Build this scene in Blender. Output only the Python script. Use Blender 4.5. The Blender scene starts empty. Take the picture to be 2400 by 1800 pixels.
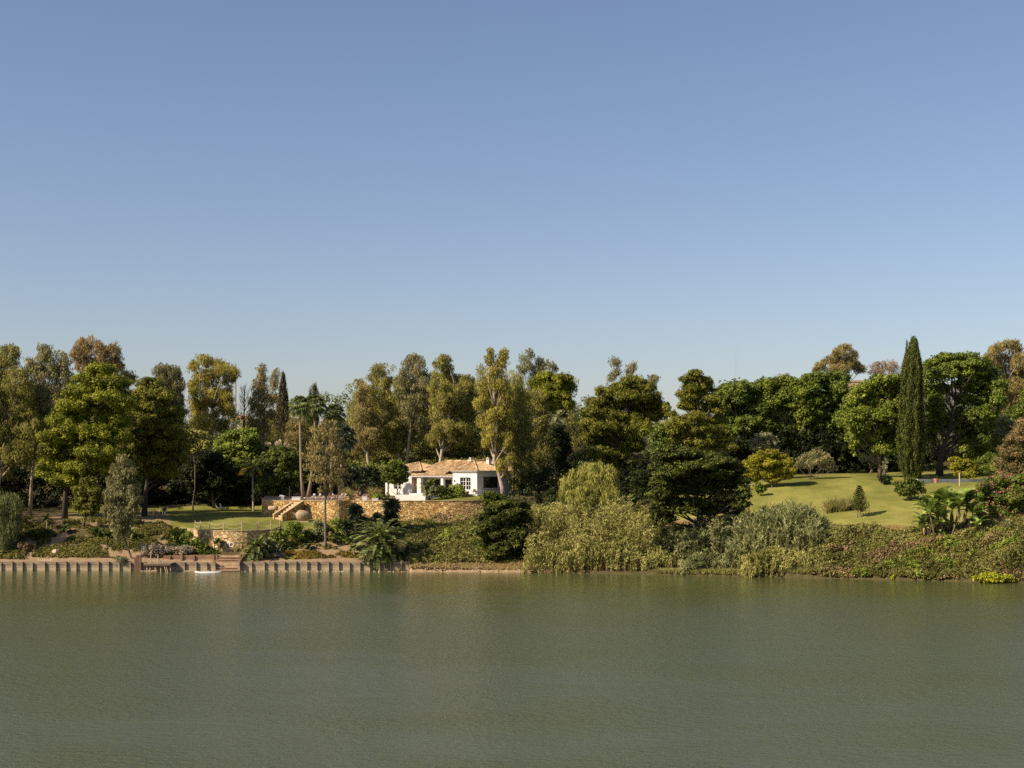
import bpy, math, random
import numpy as np
from mathutils import Vector

# ------------------------------------------------------------------ camera, sky, sun, exposure
sc = bpy.context.scene
COL = sc.collection
F = 3297.0            # focal length in pixels of the 2400 px wide photograph
H = 14.0              # camera height above the lake
HY = 1100.0           # row of the horizon in the photograph
cam_d = bpy.data.cameras.new("camera"); cam = bpy.data.objects.new("camera", cam_d); COL.objects.link(cam)
cam.location = (0, 0, H); cam.rotation_euler = (math.radians(90), 0, 0)
cam_d.sensor_width = 36; cam_d.lens = 36 * F / 2400; cam_d.shift_y = (HY - 900) / 2400
cam_d.clip_start = 0.5; cam_d.clip_end = 20000
sc.camera = cam

SUN_EL, SUN_AZ = math.radians(37), math.radians(63)   # azimuth: light comes from the left, behind the camera
tdir = Vector((math.sin(SUN_AZ) * math.cos(SUN_EL), math.cos(SUN_AZ) * math.cos(SUN_EL), -math.sin(SUN_EL)))
w = bpy.data.worlds.new("World"); sc.world = w; w.use_nodes = True
nt = w.node_tree; nt.nodes.clear()
sky = nt.nodes.new("ShaderNodeTexSky"); sky.sky_type = 'NISHITA'; sky.sun_disc = False
sky.sun_elevation = SUN_EL
sky.sun_rotation = math.atan2(-tdir.x, -tdir.y)
sky.air_density = 1.0; sky.dust_density = 1.0; sky.ozone_density = 3.0; sky.altitude = 50
hs = nt.nodes.new("ShaderNodeMix"); hs.data_type = 'RGBA'; hs.blend_type = 'MULTIPLY'; hs.inputs[0].default_value = 1.0; hs.inputs[7].default_value = (1.065, .948, .945, 1)
bg = nt.nodes.new("ShaderNodeBackground"); bg.inputs['Strength'].default_value = 0.0835
wo = nt.nodes.new("ShaderNodeOutputWorld")
nt.links.new(sky.outputs[0], hs.inputs[6]); nt.links.new(hs.outputs[2], bg.inputs['Color']); nt.links.new(bg.outputs[0], wo.inputs[0])
sd = bpy.data.lights.new("sun", 'SUN'); sd.energy = 5.0; sd.angle = math.radians(0.5); sd.color = (1.0, 0.865, 0.66)
sun = bpy.data.objects.new("sun", sd); COL.objects.link(sun); sun.location = (-200, -100, 200)
sun.rotation_euler = tdir.to_track_quat('-Z', 'Y').to_euler()
sc.view_settings.view_transform = 'Standard'; sc.view_settings.look = 'None'
sc.view_settings.exposure = 0.60; sc.view_settings.gamma = 1.0
sc.cycles.sample_clamp_direct = 3.0; sc.cycles.max_bounces = 5; sc.cycles.diffuse_bounces = 2; sc.cycles.glossy_bounces = 2
sc.cycles.transmission_bounces = 3; sc.cycles.transparent_max_bounces = 4
sc.cycles.use_denoising = False

# ------------------------------------------------------------------ helpers
def S(D): return D / F
def P(px, py, D): return np.array([(px - 1200) / F * D, D, H + (HY - py) / F * D])
def zy(py, D): return H + (HY - py) / F * D
def px_of(x, D): return 1200 + x * F / D

def tag(o, label=None, cat=None, group=None, kind=None):
    if label: o['label'] = label
    if cat: o['category'] = cat
    if group: o['group'] = group
    if kind: o['kind'] = kind
    return o
def empty(name, loc=(0, 0, 0), rz=0.0):
    o = bpy.data.objects.new(name, None); COL.objects.link(o)
    o.location = loc; o.rotation_euler = (0, 0, rz); o.empty_display_size = 0.3
    return o
def link_mesh(name, me, mat, parent=None, world=True):
    """world=True: the mesh is in world coordinates, shift it back under its (unrotated) parent."""
    if mat is not None: me.materials.append(mat)
    o = bpy.data.objects.new(name, me); COL.objects.link(o)
    if parent is not None:
        o.parent = parent
        if world: o.location = -Vector(root_of(parent))
    return o
def root_of(p):
    v = Vector(p.location)
    while p.parent is not None:
        p = p.parent; v = v + Vector(p.location)
    return v

class MB:
    """collects simple shapes into one mesh"""
    def __init__(s): s.v = []; s.f = []
    def add(s, vs, fs):
        n = len(s.v); s.v += [tuple(map(float, q)) for q in vs]; s.f += [tuple(n + i for i in f) for f in fs]; return s
    def box(s, x0, x1, y0, y1, z0, z1):
        return s.add([(x0,y0,z0),(x1,y0,z0),(x1,y1,z0),(x0,y1,z0),(x0,y0,z1),(x1,y0,z1),(x1,y1,z1),(x0,y1,z1)],
                     [(0,3,2,1),(4,5,6,7),(0,1,5,4),(1,2,6,5),(2,3,7,6),(3,0,4,7)])
    def hexa(s, lo, hi):
        """lo, hi: four points each, counter-clockwise from above"""
        return s.add(list(lo) + list(hi), [(0,3,2,1),(4,5,6,7),(0,1,5,4),(1,2,6,5),(2,3,7,6),(3,0,4,7)])
    def beam(s, a, b, w, h=None):
        a = Vector(a); b = Vector(b); h = h or w; d = (b - a).normalized()
        u = d.cross(Vector((0, 0, 1)));
        if u.length < 1e-3: u = Vector((1, 0, 0))
        u.normalize(); v = u.cross(d)
        q = [a - u*w/2 - v*h/2, a + u*w/2 - v*h/2, a + u*w/2 + v*h/2, a - u*w/2 + v*h/2]
        r = [p + (b - a) for p in q]
        return s.add(q + r, [(0,1,2,3),(7,6,5,4),(0,4,5,1),(1,5,6,2),(2,6,7,3),(3,7,4,0)])
    def tube(s, pts, rad, n=8, cap=True):
        pts = [Vector(p) for p in pts]; m = len(pts)
        if not hasattr(rad, '__len__'): rad = [rad] * m
        vs = []
        for i, p in enumerate(pts):
            d = (pts[min(i+1, m-1)] - pts[max(i-1, 0)]).normalized()
            u = d.cross(Vector((0.13, 0.91, 0.39))); u.normalize(); v = d.cross(u)
            for k in range(n):
                t = 2*math.pi*k/n; vs.append(p + (u*math.cos(t) + v*math.sin(t))*rad[i])
        fs = [(i*n+k, i*n+(k+1)%n, (i+1)*n+(k+1)%n, (i+1)*n+k) for i in range(m-1) for k in range(n)]
        if cap: fs += [tuple(range(n-1, -1, -1)), tuple((m-1)*n + k for k in range(n))]
        return s.add(vs, fs)
    def lathe(s, prof, c=(0,0,0), n=16, axis='z', sx=1, sy=1):
        vs = []
        for r, z in prof:
            for k in range(n):
                t = 2*math.pi*k/n; a, b = r*math.cos(t)*sx, r*math.sin(t)*sy
                q = (a, b, z) if axis == 'z' else ((z, a, b) if axis == 'x' else (a, z, b))
                vs.append((c[0]+q[0], c[1]+q[1], c[2]+q[2]))
        m = len(prof)
        fs = [(i*n+k, i*n+(k+1)%n, (i+1)*n+(k+1)%n, (i+1)*n+k) for i in range(m-1) for k in range(n)]
        fs += [tuple(range(n-1, -1, -1)), tuple((m-1)*n + k for k in range(n))]
        return s.add(vs, fs)
    def build(s, name, mat, parent=None, world=True, smooth=False):
        me = bpy.data.meshes.new(name); me.from_pydata(s.v, [], s.f); me.update()
        if smooth:
            me.polygons.foreach_set("use_smooth", [True]*len(me.polygons))
        return link_mesh(name, me, mat, parent, world)

def np_mesh(name, V, Q, tint=None):
    """V (n,3) float, Q (m,4) int quads, tint (m,) per face"""
    me = bpy.data.meshes.new(name); n, m = len(V), len(Q); k = Q.shape[1]
    me.vertices.add(n); me.vertices.foreach_set("co", np.ascontiguousarray(V, dtype=np.float32).ravel())
    me.loops.add(m*k); me.loops.foreach_set("vertex_index", np.ascontiguousarray(Q, dtype=np.int32).ravel())
    me.polygons.add(m); me.polygons.foreach_set("loop_start", np.arange(0, m*k, k, dtype=np.int32))
    try: me.polygons.foreach_set("loop_total", np.full(m, k, dtype=np.int32))
    except Exception: pass
    if tint is not None:
        a = me.attributes.new("tint", 'FLOAT', 'FACE'); a.data.foreach_set("value", np.ascontiguousarray(tint, dtype=np.float32))
    me.update(calc_edges=True)
    return me

# ------------------------------------------------------------------ materials
def new_mat(name):
    m = bpy.data.materials.new(name); m.use_nodes = True; t = m.node_tree; t.nodes.clear()
    return m, t, t.nodes.new("ShaderNodeOutputMaterial")
def N(t, kind, **kw):
    n = t.nodes.new(kind)
    for k, v in kw.items():
        if k in n.inputs: n.inputs[k].default_value = v
        else: setattr(n, k, v)
    return n
def rgb(c): return (c[0], c[1], c[2], 1.0)
def ramp(t, stops, fac, interp='LINEAR'):
    r = t.nodes.new("ShaderNodeValToRGB"); r.color_ramp.interpolation = interp
    e = r.color_ramp.elements
    while len(e) < len(stops): e.new(0.5)
    for q, (p, c) in zip(e, stops): q.position = p; q.color = rgb(c)
    t.links.new(fac, r.inputs[0]); return r.outputs[0]
def noise(t, scale, detail=4, rough=0.6, co=None, out='Fac'):
    n = N(t, "ShaderNodeTexNoise"); n.inputs['Scale'].default_value = scale; n.inputs['Detail'].default_value = detail
    n.inputs['Roughness'].default_value = rough
    if co is not None: t.links.new(co, n.inputs['Vector'])
    return n.outputs[out]
def coords(t, sc_=(1,1,1)):
    g = N(t, "ShaderNodeNewGeometry"); mp = N(t, "ShaderNodeMapping"); mp.inputs['Scale'].default_value = sc_
    t.links.new(g.outputs['Position'], mp.inputs['Vector']); return mp.outputs[0]
def mixc(t, fac, a, b, mode='MIX'):
    m = t.nodes.new("ShaderNodeMix"); m.data_type = 'RGBA'; m.blend_type = mode
    for s, v in ((m.inputs[0], fac), (m.inputs[6], a), (m.inputs[7], b)):
        if isinstance(v, (int, float)): s.default_value = v
        elif isinstance(v, tuple): s.default_value = rgb(v)
        else: t.links.new(v, s)
    return m.outputs[2]
def bump(t, h, strength=0.5, dist=0.05):
    b = N(t, "ShaderNodeBump"); b.inputs['Strength'].default_value = strength; b.inputs['Distance'].default_value = dist
    t.links.new(h, b.inputs['Height']); return b.outputs[0]

def leaf_mat(name, cols, transl=0.22, spec=0.14):
    """cols: dark, mid, light leaf colours mixed by the leaf's own tint"""
    m, t, out = new_mat(name)
    a = N(t, "ShaderNodeAttribute"); a.attribute_name = "tint"
    c = ramp(t, [(0.15, cols[0]), (0.5, cols[1]), (0.9, cols[2])], a.outputs['Fac'])
    p = N(t, "ShaderNodeBsdfPrincipled"); p.inputs['Roughness'].default_value = 0.55
    p.inputs['Specular IOR Level'].default_value = spec
    tr = N(t, "ShaderNodeBsdfTranslucent"); mx = N(t, "ShaderNodeMixShader"); mx.inputs[0].default_value = transl
    t.links.new(c, p.inputs['Base Color']); t.links.new(c, tr.inputs['Color'])
    t.links.new(p.outputs[0], mx.inputs[1]); t.links.new(tr.outputs[0], mx.inputs[2]); t.links.new(mx.outputs[0], out.inputs[0])
    return m
def mottled(name, c1, c2, scale=3.0, rough=0.8, bstr=0.4, bdist=0.03, stretch=(1,1,1), spec=0.3, detail=5):
    m, t, out = new_mat(name); co = coords(t, stretch); n = noise(t, scale, detail, 0.65, co)
    p = N(t, "ShaderNodeBsdfPrincipled"); p.inputs['Roughness'].default_value = rough; p.inputs['Specular IOR Level'].default_value = spec
    t.links.new(ramp(t, [(0.3, c1), (0.7, c2)], n), p.inputs['Base Color'])
    if bstr: t.links.new(bump(t, n, bstr, bdist), p.inputs['Normal'])
    t.links.new(p.outputs[0], out.inputs[0]); return m

LM = {
 'pine':    leaf_mat('pine_needles',      ((0.0401,0.0464,0.0062),(0.1846,0.1962,0.0166),(0.3679,0.3685,0.0312)), .15),
 'pine2':   leaf_mat('olive_pine_needles',((0.0319,0.0361,0.0075),(0.1440,0.1440,0.0188),(0.2977,0.2835,0.0366)), .15),
 'pinedk':  leaf_mat('dark_pine_needles', ((0.044,0.057,0.013),(0.096,0.106,0.018),(0.170,0.163,0.026)), .12),
 'euc':     leaf_mat('olive_gum_leaves',  ((0.0795,0.0736,0.0205),(0.2758,0.2534,0.0578),(0.4893,0.4314,0.1155)), .35),
 'eucy':    leaf_mat('yellow_gum_leaves', ((0.0853,0.0786,0.0143),(0.3279,0.2858,0.0495),(0.5684,0.4726,0.0990)), .35),
 'euct':    leaf_mat('tan_gum_leaves',    ((0.0840,0.0694,0.0260),(0.3180,0.2544,0.0850),(0.5167,0.4172,0.1600)), .35),
 'euco':    leaf_mat('rusty_gum_leaves',  ((0.1288,0.0864,0.0350),(0.3312,0.2304,0.0900),(0.4968,0.3648,0.1600)), .35),
 'eucg':    leaf_mat('grey_gum_leaves',   ((0.0632,0.0620,0.0260),(0.2484,0.2279,0.0950),(0.4536,0.4028,0.1800)), .3),
 'jac':     leaf_mat('fresh_green_leaves',((0.0247,0.0389,0.0066),(0.1227,0.1675,0.0220),(0.2730,0.3243,0.0550)), .25),
 'jac2':    leaf_mat('lime_green_leaves', ((0.0337,0.0486,0.0066),(0.1629,0.2054,0.0242),(0.3353,0.3675,0.0550)), .25),
 'dark':    leaf_mat('shade_darkened_leaves', ((.008,.012,.004),(.020,.028,.007),(.055,.068,.014)), .10),  # green lowered to near black, deep shade put into the leaf colour
 'broad':   leaf_mat('glossy_green_leaves',((0.0131,0.0221,0.0046),(0.0759,0.1012,0.0154),(0.1920,0.2185,0.0330)), .15),
 'yel':     leaf_mat('golden_green_leaves',((.12,.11,.01),(.24,.23,.018),(.46,.40,.04)), .25),
 'silver':  leaf_mat('silver_green_leaves',((0.103,0.114,0.052),(0.222,0.227,0.105),(0.369,0.355,0.170)), .2),
 'weep':    leaf_mat('weeping_green_leaves',((0.1140,0.1201,0.0273),(0.3245,0.3124,0.0720),(0.5357,0.4840,0.1180)), .25),
 'pepper':  leaf_mat('feathery_green_leaves',((0.074,0.092,0.033),(0.148,0.170,0.059),(0.251,0.270,0.091)), .25),
 'cyp':     leaf_mat('cypress_sprays',    ((0.0287,0.0368,0.0076),(0.0697,0.0828,0.0152),(0.1230,0.1334,0.0266)), .05),
 'cypdk':   leaf_mat('dark_cypress_sprays',((0.027,0.026,0.009),(0.059,0.051,0.018),(0.111,0.085,0.033)), .05),
 'cane':    leaf_mat('cane_leaves',       ((0.0618,0.0609,0.0146),(0.2861,0.2744,0.0713),(0.5505,0.4942,0.1650)), .25),
 'reed':    leaf_mat('reed_leaves',       ((.04,.05,.018),(.20,.215,.08),(.46,.44,.19)), .25),
 'bramble': leaf_mat('bramble_leaves',    ((0.0342,0.0368,0.0091),(0.1749,0.1645,0.0400),(0.3318,0.2982,0.0900)), .2),
 'brown':   leaf_mat('dry_brown_scrub',   ((.10,.07,.03),(.26,.175,.08),(.44,.32,.16)), .2),
 'lime':    leaf_mat('lime_waterside_leaves',((0.192,0.213,0.013),(0.354,0.369,0.026),(0.561,0.511,0.052)), .25),
 'shrub':   leaf_mat('shrub_leaves',      ((0.0448,0.0683,0.0106),(0.1943,0.2449,0.0319),(0.3737,0.4082,0.0715)), .25),
 'rust':    leaf_mat('rusty_shrub_leaves',((.05,.055,.016),(.16,.13,.045),(.38,.25,.11)), .2),
 'pink':    leaf_mat('pink_blossom',      ((.26,.09,.08),(.44,.17,.15),(.58,.30,.25)), .3),
 'orangef': leaf_mat('orange_groundcover',((.08,.07,.015),(.20,.14,.025),(.42,.22,.03)), .2),
 'dry':     leaf_mat('dry_grass_blades',  ((0.295,0.213,0.078),(0.487,0.355,0.144),(0.526,0.396,0.172)), .25),
 'straw':   leaf_mat('pampas_blades',     ((.12,.12,.03),(.27,.24,.075),(.48,.40,.16)), .25),
 'lav':     leaf_mat('grey_lavender_stems',((0.177,0.142,0.105),(0.325,0.270,0.183),(0.532,0.440,0.300)), .1),
 'palm':    leaf_mat('palm_leaflets',     ((0.0197,0.0287,0.0059),(0.0985,0.1243,0.0238),(0.2217,0.2486,0.0673)), .15, .25),
 'palmdk':  leaf_mat('dark_palm_blades',  ((0.019,0.030,0.012),(0.046,0.064,0.022),(0.113,0.133,0.049)), .08, .5),
 'palmy':   leaf_mat('yellowing_fronds',  ((0.207,0.185,0.026),(0.443,0.341,0.039),(0.709,0.454,0.052)), .25),
 'banana':  leaf_mat('banana_leaves',     ((0.0501,0.0785,0.0131),(0.2049,0.2816,0.0472),(0.4478,0.5264,0.1101)), .25, .5),
 'white':   leaf_mat('cream_flower_spikes',((0.515,0.440,0.283),(0.686,0.572,0.364),(0.800,0.682,0.455)), .2),
 'olive': leaf_mat('olive_groundcover_leaves',((.05,.05,.012),(.14,.13,.028),(.29,.25,.06)), .2),
 'deep':  leaf_mat('deep_layered_leaves', ((.012,.018,.004),(.055,.070,.012),(.16,.17,.028)), .12),
 'twig':    leaf_mat('bare_twigs',        ((0.177,0.121,0.078),(0.281,0.199,0.131),(0.414,0.298,0.196)), .0),
}
M_bark = mottled('bark', (.09,.065,.045), (.20,.15,.11), 2.0, .9, .5, .05, (4,4,.8))
M_barkg = mottled('pale_gum_bark', (.20,.155,.11), (.48,.39,.29), 1.2, .8, .4, .04, (3,3,.6))
M_barkd = mottled('dark_bark', (.035,.026,.02), (.09,.07,.05), 2.0, .9, .5, .05, (4,4,.8))
M_palmtr = mottled('palm_trunk', (.17,.125,.09), (.33,.25,.18), 3.0, .9, .6, .04, (1,1,6))
M_palmgr = mottled('grey_palm_trunk', (.26,.22,.16), (.44,.38,.29), 3.0, .9, .6, .03, (1,1,6))
M_skirt = mottled('dead_frond_skirt', (.10,.05,.03), (.28,.15,.08), 5.0, .9, .8, .1, (4,4,1))
M_white = mottled('white_plaster', (.60,.575,.53), (.68,.655,.61), 1.5, .85, .1, .01)
M_cush = mottled('white_canvas', (.60,.58,.54), (.68,.66,.62), 4, .9, .1, .01)
M_wood = mottled('brown_timber', (.09,.05,.03), (.19,.11,.065), 4, .7, .3, .01, (1,1,1))
M_wick = mottled('grey_wicker', (.14,.11,.085), (.30,.25,.19), 22, .9, .8, .03)
M_pot = mottled('terracotta', (.42,.17,.08), (.58,.27,.14), 3, .85, .2, .01)
M_metal = mottled('dark_metal', (.03,.035,.045), (.06,.065,.08), 4, .5, .0)
M_rope = mottled('pale_rope', (.40,.33,.22), (.58,.49,.35), 20, .9, .4, .01)
M_postw = mottled('pale_wood_post', (.36,.28,.18), (.55,.44,.30), 6, .85, .3, .01, (2,2,.5))
M_jar = mottled('weathered_clay_jar', (.24,.165,.10), (.44,.32,.20), 2.2, .85, .5, .04, (1,1,2.5))
M_stone = mottled('pale_step_stone', (.32,.23,.12), (.52,.39,.23), 4, .85, .5, .03)
M_orange = mottled('orange_cloth', (.55,.22,.03), (.80,.38,.07), 5, .9, .3, .03)
M_rock = mottled('pale_rock', (.36,.26,.17), (.58,.45,.31), 3, .9, .8, .06)
M_deb = mottled('driftwood', (.24,.17,.11), (.42,.32,.23), 5, .9, .4, .02)
M_board = mottled('paddleboard_white', (.80,.80,.78), (.88,.88,.86), 1, .3, .0)

def mat_glass():
    m, t, out = new_mat('dark_window_glass'); p = N(t, "ShaderNodeBsdfPrincipled")
    p.inputs['Base Color'].default_value = rgb((.018,.018,.02)); p.inputs['Roughness'].default_value = .06
    t.links.new(p.outputs[0], out.inputs[0]); return m
M_glass = mat_glass()

def mat_stonewall(name, c1, c2, c3, scale=1.7, joint=.06, dark=(.09,.055,.03)):
    m, t, out = new_mat(name); co = coords(t, (1,1,1.25))
    n = N(t, "ShaderNodeTexNoise", Scale=1.6); t.links.new(co, n.inputs['Vector'])
    va = N(t, "ShaderNodeVectorMath"); va.operation = 'MULTIPLY_ADD'
    t.links.new(n.outputs['Color'], va.inputs[0]); va.inputs[1].default_value = (.35,.35,.35); t.links.new(co, va.inputs[2])
    v = N(t, "ShaderNodeTexVoronoi", Scale=scale); t.links.new(va.outputs[0], v.inputs['Vector'])
    e = N(t, "ShaderNodeTexVoronoi", Scale=scale); e.feature = 'DISTANCE_TO_EDGE'; t.links.new(va.outputs[0], e.inputs['Vector'])
    sp = N(t, "ShaderNodeSeparateColor"); t.links.new(v.outputs['Color'], sp.inputs[0])
    base = ramp(t, [(0.0, c1), (0.35, c2), (0.8, c3), (1.0, (min(c3[0]*1.3,.8), min(c3[1]*1.35,.7), min(c3[2]*1.6,.6)))], sp.outputs[0])
    fine = noise(t, 7, 4, .7, co); base = mixc(t, .35, base, mixc(t, 1.0, base, ramp(t, [(.3, (.45,.4,.35)), (.7, (1.2,1.15,1.1))], fine), 'MULTIPLY'))
    jm = N(t, "ShaderNodeMapRange"); jm.inputs['From Max'].default_value = joint; t.links.new(e.outputs['Distance'], jm.inputs['Value'])
    big = noise(t, .25, 3, .6, co)
    base = mixc(t, .5, base, mixc(t, 1.0, base, ramp(t, [(.35, (.55,.5,.45)), (.6, (1.1,1.1,1.1))], big), 'MULTIPLY'))
    col = mixc(t, jm.outputs[0], dark, base)
    p = N(t, "ShaderNodeBsdfPrincipled"); p.inputs['Roughness'].default_value = .9; p.inputs['Specular IOR Level'].default_value = .2
    t.links.new(col, p.inputs['Base Color'])
    hh = N(t, "ShaderNodeMath"); hh.operation = 'MULTIPLY_ADD'; t.links.new(jm.outputs[0], hh.inputs[0]); hh.inputs[1].default_value = 1.0
    t.links.new(sp.outputs[1], hh.inputs[2])
    t.links.new(bump(t, hh.outputs[0], .9, .09), p.inputs['Normal']); t.links.new(p.outputs[0], out.inputs[0]); return m
M_wall1 = mat_stonewall('ochre_rubble_masonry', (.34,.19,.06), (.60,.37,.135), (.74,.52,.23), 2.7, .075, (.07,.04,.02))
M_wall2 = mat_stonewall('honey_polygonal_masonry', (.30,.19,.08), (.52,.36,.16), (.64,.48,.25), 1.95, .06, (.10,.065,.035))

def mat_roof():
    m, t, out = new_mat('clay_roof_tiles'); co = coords(t)
    v = N(t, "ShaderNodeTexVoronoi", Scale=3.2); t.links.new(co, v.inputs['Vector'])
    sp = N(t, "ShaderNodeSeparateColor"); t.links.new(v.outputs['Color'], sp.inputs[0])
    c = ramp(t, [(0, (.26,.15,.07)), (.4, (.42,.275,.13)), (.8, (.54,.385,.20)), (1, (.62,.48,.29))], sp.outputs[0])
    n = noise(t, .9, 4, .6, co); c = mixc(t, .5, c, mixc(t, 1, c, ramp(t, [(.35, (.6,.5,.45)), (.65, (1.15,1.1,1.05))], n), 'MULTIPLY'))
    p = N(t, "ShaderNodeBsdfPrincipled"); p.inputs['Roughness'].default_value = .85
    t.links.new(c, p.inputs['Base Color']); t.links.new(bump(t, sp.outputs[1], .5, .04), p.inputs['Normal'])
    t.links.new(p.outputs[0], out.inputs[0]); return m
M_roof = mat_roof()

def mat_timber(name, c1, c2, wet=True):
    m, t, out = new_mat(name); co = coords(t, (.5,.5,7)); n = noise(t, 2.2, 5, .7, co); n2 = noise(t, .8, 3, .6, coords(t))
    c = ramp(t, [(.28, c1), (.72, c2)], n)
    c = mixc(t, .6, c, mixc(t, 1, c, ramp(t, [(.35, (.55,.5,.48)), (.65, (1.15,1.1,1.05))], n2), 'MULTIPLY'))
    p = N(t, "ShaderNodeBsdfPrincipled"); p.inputs['Roughness'].default_value = .85; p.inputs['Specular IOR Level'].default_value = .2
    if wet:   # pale, dried waterline at the foot of the boards
        g = N(t, "ShaderNodeNewGeometry"); s = N(t, "ShaderNodeSeparateXYZ"); t.links.new(g.outputs['Position'], s.inputs[0])
        mr = N(t, "ShaderNodeMapRange"); mr.inputs['From Min'].default_value = .75; mr.inputs['From Max'].default_value = .45
        t.links.new(s.outputs['Z'], mr.inputs['Value'])
        c = mixc(t, mr.outputs[0], c, mixc(t, .55, c, (.52,.40,.24)))
    t.links.new(c, p.inputs['Base Color']); t.links.new(bump(t, n, .5, .02), p.inputs['Normal'])
    t.links.new(p.outputs[0], out.inputs[0]); return m
M_timb = mat_timber('weathered_timber', (.17,.13,.09), (.37,.30,.215))
M_timr = mat_timber('reddish_timber', (.18,.10,.06), (.36,.23,.145), False)

def mat_ground():
    m, t, out = new_mat('ground'); co = coords(t)
    a = N(t, "ShaderNodeAttribute"); a.attribute_name = "zone"; sp = N(t, "ShaderNodeSeparateColor"); t.links.new(a.outputs['Color'], sp.inputs[0])
    n1 = noise(t, .35, 5, .65, co); n2 = noise(t, 3.0, 5, .7, co); n3 = noise(t, .12, 3, .6, coords(t, (1,.45,1)))
    scrub = ramp(t, [(.3, (.045,.04,.018)), (.7, (.12,.095,.04))], n2)
    earth = ramp(t, [(.25, (.19,.125,.07)), (.55, (.31,.21,.125)), (.8, (.42,.31,.20))], n2)
    g1 = ramp(t, [(.3, (.11,.12,.022)), (.7, (.175,.17,.038))], n1)
    g2 = ramp(t, [(.3, (.21,.21,.05)), (.7, (.33,.285,.085))], n1)
    thr = N(t, "ShaderNodeMapRange"); thr.inputs['From Min'].default_value = .42; thr.inputs['From Max'].default_value = .68; t.links.new(n3, thr.inputs['Value'])
    dry = N(t, "ShaderNodeMath"); dry.operation = 'MULTIPLY'; t.links.new(thr.outputs[0], dry.inputs[0]); dry.inputs[1].default_value = .75
    dr2 = N(t, "ShaderNodeMath"); dr2.operation = 'ADD'; dr2.use_clamp = True; t.links.new(dry.outputs[0], dr2.inputs[0]); t.links.new(sp.outputs[2], dr2.inputs[1])
    grass = mixc(t, dr2.outputs[0], g1, g2)
    grass = mixc(t, .45, grass, mixc(t, 1, grass, ramp(t, [(.3, (.55,.6,.5)), (.7, (1.25,1.2,1.1))], noise(t, 9, 4, .8, co)), 'MULTIPLY'))
    c = mixc(t, sp.outputs[0], scrub, grass); c = mixc(t, sp.outputs[1], c, earth)
    p = N(t, "ShaderNodeBsdfPrincipled"); p.inputs['Roughness'].default_value = .95; p.inputs['Specular IOR Level'].default_value = .1
    t.links.new(c, p.inputs['Base Color']); t.links.new(bump(t, n2, .6, .15), p.inputs['Normal']); t.links.new(p.outputs[0], out.inputs[0]); return m
M_ground = mat_ground()

def mat_water():
    m, t, out = new_mat('lake_water')
    g = N(t, "ShaderNodeNewGeometry")
    def wav(sx, sy, scale, det, rot=0.0):
        mp = N(t, "ShaderNodeMapping"); mp.inputs['Scale'].default_value = (sx, sy, 1); mp.inputs['Rotation'].default_value = (0,0,rot)
        t.links.new(g.outputs['Position'], mp.inputs['Vector']); return noise(t, scale, det, .6, mp.outputs[0])
    a = wav(.8, 1.2, 1.6, 3, .25); b = wav(.6, 1, .06, 3); c_ = wav(.8, 1.2, 4.0, 3, -.3)
    ad = N(t, "ShaderNodeMath"); ad.operation = 'MULTIPLY_ADD'; t.links.new(a, ad.inputs[0]); ad.inputs[1].default_value = 1.0
    cm = N(t, "ShaderNodeMath"); cm.operation = 'MULTIPLY'; t.links.new(c_, cm.inputs[0]); cm.inputs[1].default_value = .42; t.links.new(cm.outputs[0], ad.inputs[2])
    gust = ramp(t, [(.38, (.38,.38,.38)), (.62, (1,1,1))], b)
    hm = N(t, "ShaderNodeMath"); hm.operation = 'MULTIPLY'; t.links.new(ad.outputs[0], hm.inputs[0]); sy = N(t, "ShaderNodeSeparateXYZ"); t.links.new(g.outputs['Position'], sy.inputs[0])
    mr = N(t, "ShaderNodeMapRange"); mr.interpolation_type = 'SMOOTHSTEP'      # the lee of the wooded bank is calmer than the open lake
    mr.inputs['From Min'].default_value = 125; mr.inputs['From Max'].default_value = 182; mr.inputs['To Min'].default_value = 1; mr.inputs['To Max'].default_value = .30
    t.links.new(sy.outputs['Y'], mr.inputs['Value']); gm = N(t, "ShaderNodeMath"); gm.operation = 'MULTIPLY'; t.links.new(gust, gm.inputs[0]); t.links.new(mr.outputs[0], gm.inputs[1]); ro = N(t, 'ShaderNodeMath'); ro.operation = 'MULTIPLY_ADD'; t.links.new(mr.outputs[0], ro.inputs[0]); ro.inputs[1].default_value = .15; ro.inputs[2].default_value = .08; t.links.new(gm.outputs[0], hm.inputs[1])
    p = N(t, "ShaderNodeBsdfPrincipled"); p.inputs['IOR'].default_value = 1.48; t.links.new(ro.outputs[0], p.inputs['Roughness'])
    p.inputs['Base Color'].default_value = rgb((.070,.080,.029))
    t.links.new(bump(t, hm.outputs[0], 1.0, .21), p.inputs['Normal']); t.links.new(p.outputs[0], out.inputs[0]); return m
M_water = mat_water()

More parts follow.
